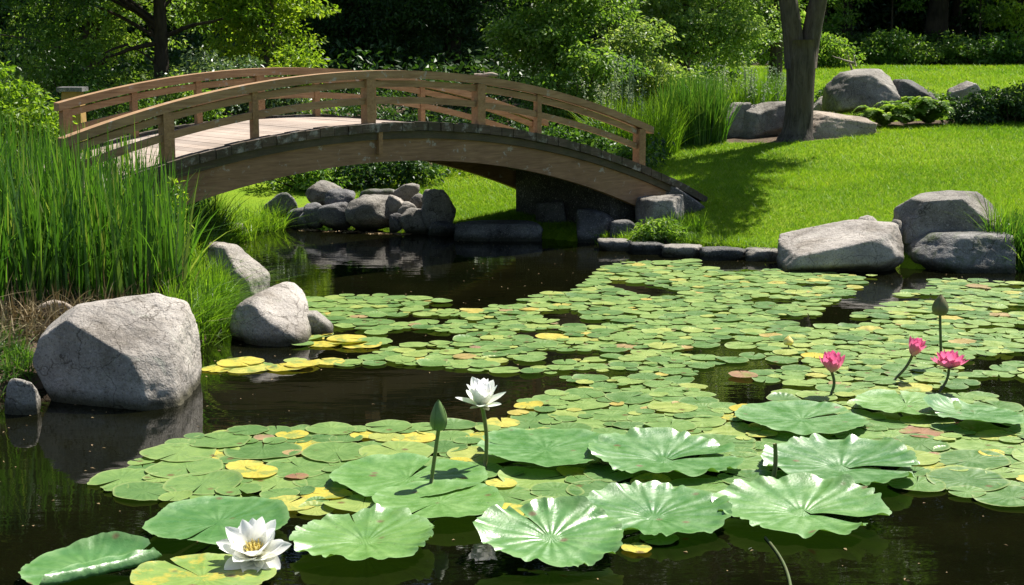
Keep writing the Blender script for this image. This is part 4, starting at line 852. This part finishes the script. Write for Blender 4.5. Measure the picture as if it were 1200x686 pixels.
for i, (px, py, wpx, ti, ro, lab) in enumerate(BIG):
    c = at(px, py, .05); Rr = wpx / 2 / F * np.linalg.norm(c - np.array([0, 0, CAM_H])); big_xy.append((c[0], c[1], Rr))
    ruffle = i in (3, 4, 5, 6, 7, 8)
    mb = pad_mesh(Rr, 14, 200, (.07 if i in (4, 5, 6) else .02) if ruffle else .05, .03 if ruffle else .014, 11, .06 if ruffle else .02, .03 if ruffle else .035, 30 + i, .055 if ruffle else .022, (.014 if i == 4 else .007) if ruffle else .003, .22 if i in (0, 12) else (.06 if i in (2, 9) else 0), .055 if ruffle else .02, (.06 if i == 4 else .042) if ruffle else .012)
    o = mb.build('lotus_leaf', M['leaf_big_yellow'] if i == 1 else M['leaf_big'], smooth=True)
    o.location = (c[0], c[1], .045 + .006 * (i % 5) + Rr * abs(math.sin(math.radians(ti))) * .9); o.rotation_euler = (math.radians(ti), math.radians(ro), 0)
    o.data.transform(__import__('mathutils').Matrix.Rotation([.6, 2.4, 4.4, 1.9, 2.2, 3.6, -.75, 5.9, 0.0, 2.9, 1.2, 4.2, 3.3, .4, 1.5][i], 4, 'Z'))
    if i == 0:                                               # one side of this leaf is folded over
        co = np.empty(len(o.data.vertices) * 3, np.float32); o.data.vertices.foreach_get('co', co); co = co.reshape(-1, 3); nd = np.array([.62, -.78]); ov = np.maximum(co[:, :2] @ nd - Rr * .42, 0)
        co[:, :2] -= np.outer(ov + np.maximum(ov - .02, 0) * .55, nd); co[:, 2] += .012 + .05 * np.minimum(ov / .06, 1) * (ov > 0); o.data.vertices.foreach_set('co', co.ravel()); o.data.update()
    tag(o, lab, 'lotus leaf', 'large floating leaves')
# scatter the small pads over the surface of the pond
spots = []
cell = {}
def fits(x, y, r, k):
    gx_, gy_ = int(x // .5), int(y // .5)
    for a in (-1, 0, 1):
        for b_ in (-1, 0, 1):
            for (x2, y2, r2) in cell.get((gx_ + a, gy_ + b_), ()):
                if (x - x2) ** 2 + (y - y2) ** 2 < (k * (r + r2)) ** 2: return False
    return True
lo = at(345, 306); fieldw = [tuple(at(px, py)[:2]) for px, py in FIELD]; fa = np.array(fieldw)
def put(x, y, r, colr): spots.append((x, y, r, colr)); cell.setdefault((int(x // .5), int(y // .5)), []).append((x, y, r))
for px, py, r in ((250, 433, .2), (286, 431, .22), (322, 432, .2), (352, 429, .16), (380, 427, .2), (412, 427, .17), (356, 398, .2), (385, 394, .22), (410, 400, .24), (436, 403, .2), (372, 404, .18), (265, 556, .17), (283, 563, .16), (370, 580, .2), (350, 586, .18), (652, 398, .2), (668, 396, .18), (600, 493, .2), (625, 478, .14), (430, 513, .18), (345, 512, .17), (480, 508, .2), (735, 640, .13), (775, 638, .16), (880, 420, .15), (860, 492, .16), (1190, 562, .14)):
    p = at(px, py)
    for q_ in range(2 if py < 440 and px < 450 else 1):
        put(p[0] + rng.normal(0, .07), p[1] + rng.normal(0, .09), r * rng.uniform(.6, .95), 'yellow' if rng.uniform() < .82 else 'green')
for ps in ((.19, .27, 6000, .76), (.15, .24, 9000, .72), (.10, .17, 24000, .68), (.07, .12, 24000, .66)):
    x = rng.uniform(fa[:, 0].min(), fa[:, 0].max(), ps[2] * 3); y = rng.uniform(fa[:, 1].min(), fa[:, 1].max(), ps[2] * 3); ok = inpoly(np.stack([x, y], -1), fieldw); x, y = x[ok], y[ok]
    pj = proj(np.stack([x, y, x * 0], -1))
    for i in range(min(len(x), ps[2])):
        if any(((pj[i, 0] - a) / c_) ** 2 + ((pj[i, 1] - b_) / d_) ** 2 < 1 for a, b_, c_, d_ in GAPS): continue
        if any((x[i] - a) ** 2 + (y[i] - b_) ** 2 < (R_ * .86) ** 2 for a, b_, R_ in big_xy): continue
        if noise.noise(Vector((x[i] * .9, y[i] * .55, 9))) < (-.27 if y[i] > 12.6 else -.5) or (y[i] > 11.8 and noise.noise(Vector((x[i] * .8, y[i] * 1.9, 4))) < -.31): continue
        r = random.uniform(ps[0], ps[1]) * (1.02 if y[i] < 10.4 else .76 if y[i] < 12 else .56)
        if fits(x[i], y[i], r, ps[3] + (.07 if y[i] > 12 else 0)):
            near = y[i] < 11.5; u = random.random()
            put(x[i], y[i], r, 'yellow' if u < ((.17 if r < .17 else .05) if near else .035) else 'brown' if u < ((.19 if r < .17 else .055) if near else .041) else 'green')
sizes = []
for (x, y, r, c_) in spots:
    pj = proj(np.array([x, y, 0.0])); vis = -20 < pj[0] < 1220 and pj[1] < 700; sizes.append((r * r * CAM_H / (x * x + y * y + 8) ** 1.5) if vis else -1)
order = np.argsort(sizes)[::-1]
meshes = {}
for cname in ('green', 'yellow', 'brown'):
    meshes[cname] = [tmp_mesh(pad_mesh(1.0, 5, 36, **v_), 'lily_pad', M['pad_' + cname]) for v_ in variants]
def zone(px, py):
    if py > 495:
        if px < 350: return 'in the near patch behind the low white flower'
        if px < 620: return 'around the tall bud and tall white flower'
        if px < 900: return 'among big near leaves'
        return 'right of the glossy scalloped leaves'
    if py > 440:
        if px < 850: return 'between the white and pink flowers'
        return 'around the stems of the pink flowers'
    if px < 480: return 'in the strip beside the sloping boulder'
    if px < 850: return 'in the field behind the tall white flower'
    return 'in the lily field behind the pink flowers'
WORD = {'green': 'small green lily pad', 'yellow': 'small yellowed lily pad', 'brown': 'small brown withered lily pad'}
far = MB(); Rz = lambda a: np.array([[math.cos(a), math.sin(a), 0], [-math.sin(a), math.cos(a), 0], [0, 0, 1]])
cnt = 0
for q, i in enumerate(order):
    x, y, r, c_ = spots[i]; a = random.uniform(0, 6.28); z = .007 + random.uniform(0, .016); tx, ty = random.gauss(0, .012), random.gauss(0, .012); el = random.uniform(.86, 1.08)
    if q < 300 and sizes[i] > 0:
        o = bpy.data.objects.new('lily_pad', random.choice(meshes[c_])); COL.objects.link(o); o.location = (x, y, z); o.rotation_euler = (tx, ty, a); o.scale = (r, r * el, r)
        pj = proj(np.array([x, y, 0.0])); zn = zone(*pj); tag(o, WORD[c_] + ' ' + zn, 'lily pad', 'lily pads ' + zn); cnt += 1
    else:
        pm = pad_mesh(r, 2, 18, seed=i % 40, notch=random.choice((.02, .05, .12)), curl=random.choice((0, 0, 0, .12)), edge=.02); v = pm.v[0] @ Rz(a) + np.array([x, y, z]) + (pm.v[0][:, :1] * tx + pm.v[0][:, 1:2] * ty) * np.array([0, 0, 1.0])
        base = far.n; far.v.append(v); far.u.append(pm.u[0]); far.n += len(v)
        for f_ in pm.f: far.f.append(f_ + base)
tag(far.build('lily_pads', M['pad_far'], smooth=True), kind='stuff')
print('pads', len(spots), 'individual', cnt)

# ------------------------------------------------------------------ flowers and buds
def petal(mb, base, az, a0, a1, L, Wd, cup=.35, tw=0.0, nu=15, nv=7):
    u = np.linspace(0, 1, nu); v = np.linspace(-1, 1, nv); ang = a0 + (a1 - a0) * u; du = L / (nu - 1)
    rr = np.concatenate([[0], np.cumsum(np.cos(ang[:-1]) * du)]); zz = np.concatenate([[0], np.cumsum(np.sin(ang[:-1]) * du)])
    wd = Wd * .5 * np.clip(np.sin(np.clip(u * .93 + .07, 0, 1) ** .95 * math.pi), 0, 1) ** .68 * (1 + .05 * np.sin(u * 9 + az * 5)); wd[0] = Wd * .12; wd[-1] = 0.001
    Rr = rr[:, None] - np.sin(ang)[:, None] * cup * wd[:, None] * (v ** 2)[None]; Zz = zz[:, None] + np.cos(ang)[:, None] * cup * wd[:, None] * (v ** 2)[None]; Ss = wd[:, None] * v[None] * (1 - .15 * v ** 2)[None]
    ca, sa = math.cos(az), math.sin(az); X_ = Rr * ca - Ss * sa; Y_ = Rr * sa + Ss * ca
    p = np.stack([X_, Y_, Zz], -1).reshape(-1, 3) + np.asarray(base); i = np.arange(nu * nv).reshape(nu, nv)
    uv = np.stack([np.broadcast_to((v[None] + 1) / 2, (nu, nv)), np.broadcast_to(u[:, None], (nu, nv))], -1).reshape(-1, 2)
    mb.add(p, np.stack([i[:-1, :-1], i[1:, :-1], i[1:, 1:], i[:-1, 1:]], -1).reshape(-1, 4), uv)
def flower(name, label, foot, head, width, mat, rings, stem=.013, sepals=None, tilt=(0, 0), stam=True, stem_mat='stem'):
    """rings: (count, start angle, end angle, length factor, width factor)"""
    foot = np.asarray(foot, float); head = np.asarray(head, float); root = thing(name, label, 'flower', tuple(foot)); R_ = width / 2
    t = np.linspace(0, 1, 9)[:, None]; st = foot + (head - foot) * t + np.array([.02, 0, 0]) * np.sin(t * math.pi)
    if head[2] - foot[2] > .08: MB().tube(st, stem, 8).build('stem', M[stem_mat], root, smooth=True)
    mb = MB(); k = 0
    for (c_, a0, a1, lf, wf) in rings:
        for i in range(c_):
            petal(mb, head, 2 * math.pi * (i + .5 * (k % 2)) / c_ + rng.normal(0, .06) + .3, math.radians(a0 + rng.normal(0, 4)), math.radians(a1 + rng.normal(0, 5)), R_ * lf * rng.uniform(.93, 1.06), R_ * wf, rng.uniform(.25, .45))
        k += 1
    def tilted(m_):
        if not (tilt[0] or tilt[1]): return m_
        cx, sx_ = math.cos(tilt[0]), math.sin(tilt[0]); cy, sy = math.cos(tilt[1]), math.sin(tilt[1])
        A = np.array([[1, 0, 0], [0, cx, sx_], [0, -sx_, cx]]) @ np.array([[cy, 0, -sy], [0, 1, 0], [sy, 0, cy]])
        m_.v = [(q - head) @ A + head for q in m_.v]; return m_
    tilted(mb).build('petals', M[mat], root, smooth=True)
    if stam:
        mb = MB()
        for i in range(60):
            a = rng.uniform(0, 6.28); r_ = R_ * .25 * math.sqrt(rng.uniform(0, 1)); b_ = head + np.array([math.cos(a) * r_ * .4, math.sin(a) * r_ * .4, R_ * .08]); e = head + np.array([math.cos(a) * r_, math.sin(a) * r_, R_ * rng.uniform(.32, .47)])
            mb.tube([b_, (b_ + e) / 2 + np.array([0, 0, .004]), e], [R_ * .02, R_ * .024, R_ * .012], 4)
        tilted(mb).build('stamens', M['stamen'], root)
    if sepals:
        mb = MB()
        for (az, a0, a1, lf, wf) in sepals: petal(mb, head + np.array([0, 0, -.004]), az, math.radians(a0), math.radians(a1), R_ * lf, R_ * wf, .3)
        tilted(mb).build('sepals', M['sepal_pale'] if mat == 'petal_white' else M['litter'], root, smooth=True)
    return root
OPEN = [(7, 4, 26, 1.05, .68), (7, 28, 50, 1.06, .66), (7, 46, 66, 1.0, .58)]
f0 = at(300, 668, .0)
flower('white_water_lily', 'low open white flower with yellow centre resting at the bottom left leaves', (f0[0], f0[1], .0), atY(299, 652, f0[1]), .41, 'petal_white', OPEN, tilt=(.45, 0), sepals=[(-2.2, -10, -55, .8, .42), (-.9, -25, -62, .8, .40), (3.7, 5, -20, .7, .4)])
f0 = at(568, 549, .02)
flower('white_lotus', 'tall white flower on an upright green stem near the centre', f0, atY(565, 476, f0[1]), .35, 'petal_white', [(6, 16, 28, 1.05, .5), (5, 46, 68, 1.12, .76), (6, 58, 86, 1.1, .74), (5, 68, 94, 1.0, .6)], tilt=(.10, 0), sepals=[(-1.2, 5, 8, .7, .3), (-2.4, 5, 8, .6, .3)])
PK = [(7, 32, 78, 1.2, .74), (8, 44, 86, 1.22, .7), (8, 56, 94, 1.15, .62), (6, 68, 98, 1.0, .5)]
f0 = at(974, 462, .02)
flower('pink_lotus', 'upright pink flower on a short stem, leftmost of the three pink ones', f0, atY(975, 437, f0[1]), .30, 'petal_pink', PK, stem=.012, stem_mat='stem_dark', sepals=[(-1.57, 40, 55, .62, .42), (-.4, 40, 55, .5, .4), (-2.7, 40, 55, .5, .4)])
f0 = at(1048, 445, .02)
flower('pink_lotus', 'half closed pink flower on a slanting stem', f0, atY(1069, 417, f0[1]), .27, 'petal_pink', [(6, 44, 84, 1.2, .8), (6, 56, 94, 1.2, .74), (5, 66, 98, 1.1, .6)], stem=.012, stem_mat='stem_dark', tilt=(.1, .3), stam=False)
f0 = at(1101, 459, .02)
flower('pink_lotus', 'wide open pink flower below the brown bud', f0, atY(1112, 432, f0[1]), .33, 'petal_pink', [(8, 8, 52, 1.05, .66), (8, 26, 72, 1.05, .62), (8, 44, 84, .95, .54), (6, 58, 92, .8, .44)], stem=.011, stem_mat='stem_dark', tilt=(-.1, .06), sepals=[(-1.6, 0, 5, .8, .36), (-2.5, 0, 8, .8, .36), (-.7, 0, 8, .7, .3)])
def bud(label, foot, cpx, cpy, hpx, wpx, mat, smat='stem', stem=.012, name='lotus_bud'):
    foot = np.asarray(foot, float); c = atY(cpx, cpy, foot[1]); H = hpx / F * foot[1]; Wb = wpx / F * foot[1]; root = thing(name, label, 'flower bud', tuple(foot)); b_ = c - np.array([0, 0, H / 2])
    t = np.linspace(0, 1, 8)[:, None]; MB().tube(foot + (b_ + np.array([0, 0, .01]) - foot) * t, stem, 8).build('stem', M[smat], root, smooth=True)
    mb = MB(); z = np.linspace(0, 1, 14); prof = np.sin(np.clip(z * .9 + .1, 0, 1) ** .72 * math.pi) ** .8 * Wb / 2 * (1.04 - .1 * z) + .002
    mb.tube(np.stack([b_[0] + z * 0, b_[1] + z * 0, b_[2] + z * H], -1), prof, 16); mb.build('bud', M[mat], root, smooth=True)
    mb = MB()
    for i in range(4):
        u = np.linspace(0, .96, 9); ang = i * math.pi / 2 + .4; pr = np.interp(u, z, prof) + .003; wv = .75 * np.sin(np.clip(u * .9 + .12, 0, 1) * math.pi) ** .6; vv = np.linspace(-1, 1, 5); A = ang + wv[:, None] * vv[None]
        p = np.stack([b_[0] + pr[:, None] * np.cos(A), b_[1] + pr[:, None] * np.sin(A), np.broadcast_to(b_[2] + u[:, None] * H, A.shape)], -1); ii = np.arange(45).reshape(9, 5)
        mb.add(p.reshape(-1, 3), np.stack([ii[:-1, :-1], ii[:-1, 1:], ii[1:, 1:], ii[1:, :-1]], -1).reshape(-1, 4))
    mb.build('sepals', M[mat], root, smooth=True); return root
bud('tall pointed green bud left of the tall white flower', at(505, 567, .05), 514, 486, 37, 19, 'bud_green')
bud('brownish bud on a tall straight stem above the open pink flower', at(1103, 428, .02), 1102, 357, 25, 18, 'bud_brown', 'stem_dark')
bud('tiny yellow bud just above the pads in the lily field', at(924, 407, .02), 924, 399, 11, 11, 'stamen', 'stem_dark', .006)
s0 = at(905, 566, .03); e0 = atY(908, 520, s0[1]); mb = MB(); t = np.linspace(0, 1, 7)[:, None]; mb.tube(s0 + (e0 - s0) * t + np.array([.012, 0, 0]) * np.sin(t * 3.1), np.linspace(.016, .013, 7), 8)
tag(mb.build('bare_stalk', M['stem'], origin=s0, smooth=True), 'bare green stalk without a flower standing between big leaves', 'stalk')
a0 = at(897, 630, .004); b0 = at(926, 690, .004); t = np.linspace(0, 1, 9)[:, None]
tag(MB().tube(a0 + (b0 - a0) * t + np.array([.03, 0, 0]) * np.sin(t * 3), .009, 6).build('floating_stem', M['stem_dark'], origin=a0, smooth=True), 'thin stem floating in dark water below the glossy scalloped leaf', 'stem')
# leaf litter drifting under the bridge
mb = MB(); k = 150; px = rng.uniform(0, 1, k); P_ = np.array([at(350 + 128 * u, 269.5 + 5 * u + rng.normal(0, .7), .004) for u in px]); an = rng.uniform(0, 6.28, k)
add_leaves(mb, P_, np.stack([np.cos(an), np.sin(an), an * 0], -1), np.tile([0, 0, 1.0], (k, 1)) + rng.normal(0, .05, (k, 3)), rng.uniform(.06, .16, k), rng.uniform(.03, .06, k))
k = 900; x = rng.uniform(-6, 7, k); y = rng.uniform(7.5, 21, k); ok = pond_sd(x, y) < -.05; x, y = x[ok], y[ok]; k = len(x); an = rng.uniform(0, 6.28, k)
add_leaves(mb, np.stack([x, y, np.full(k, .004)], -1), np.stack([np.cos(an), np.sin(an), an * 0], -1), np.tile([0, 0, 1.0], (k, 1)), rng.uniform(.008, .035, k), rng.uniform(.006, .02, k))
tag(mb.build('floating_litter', M['litter']), kind='stuff')
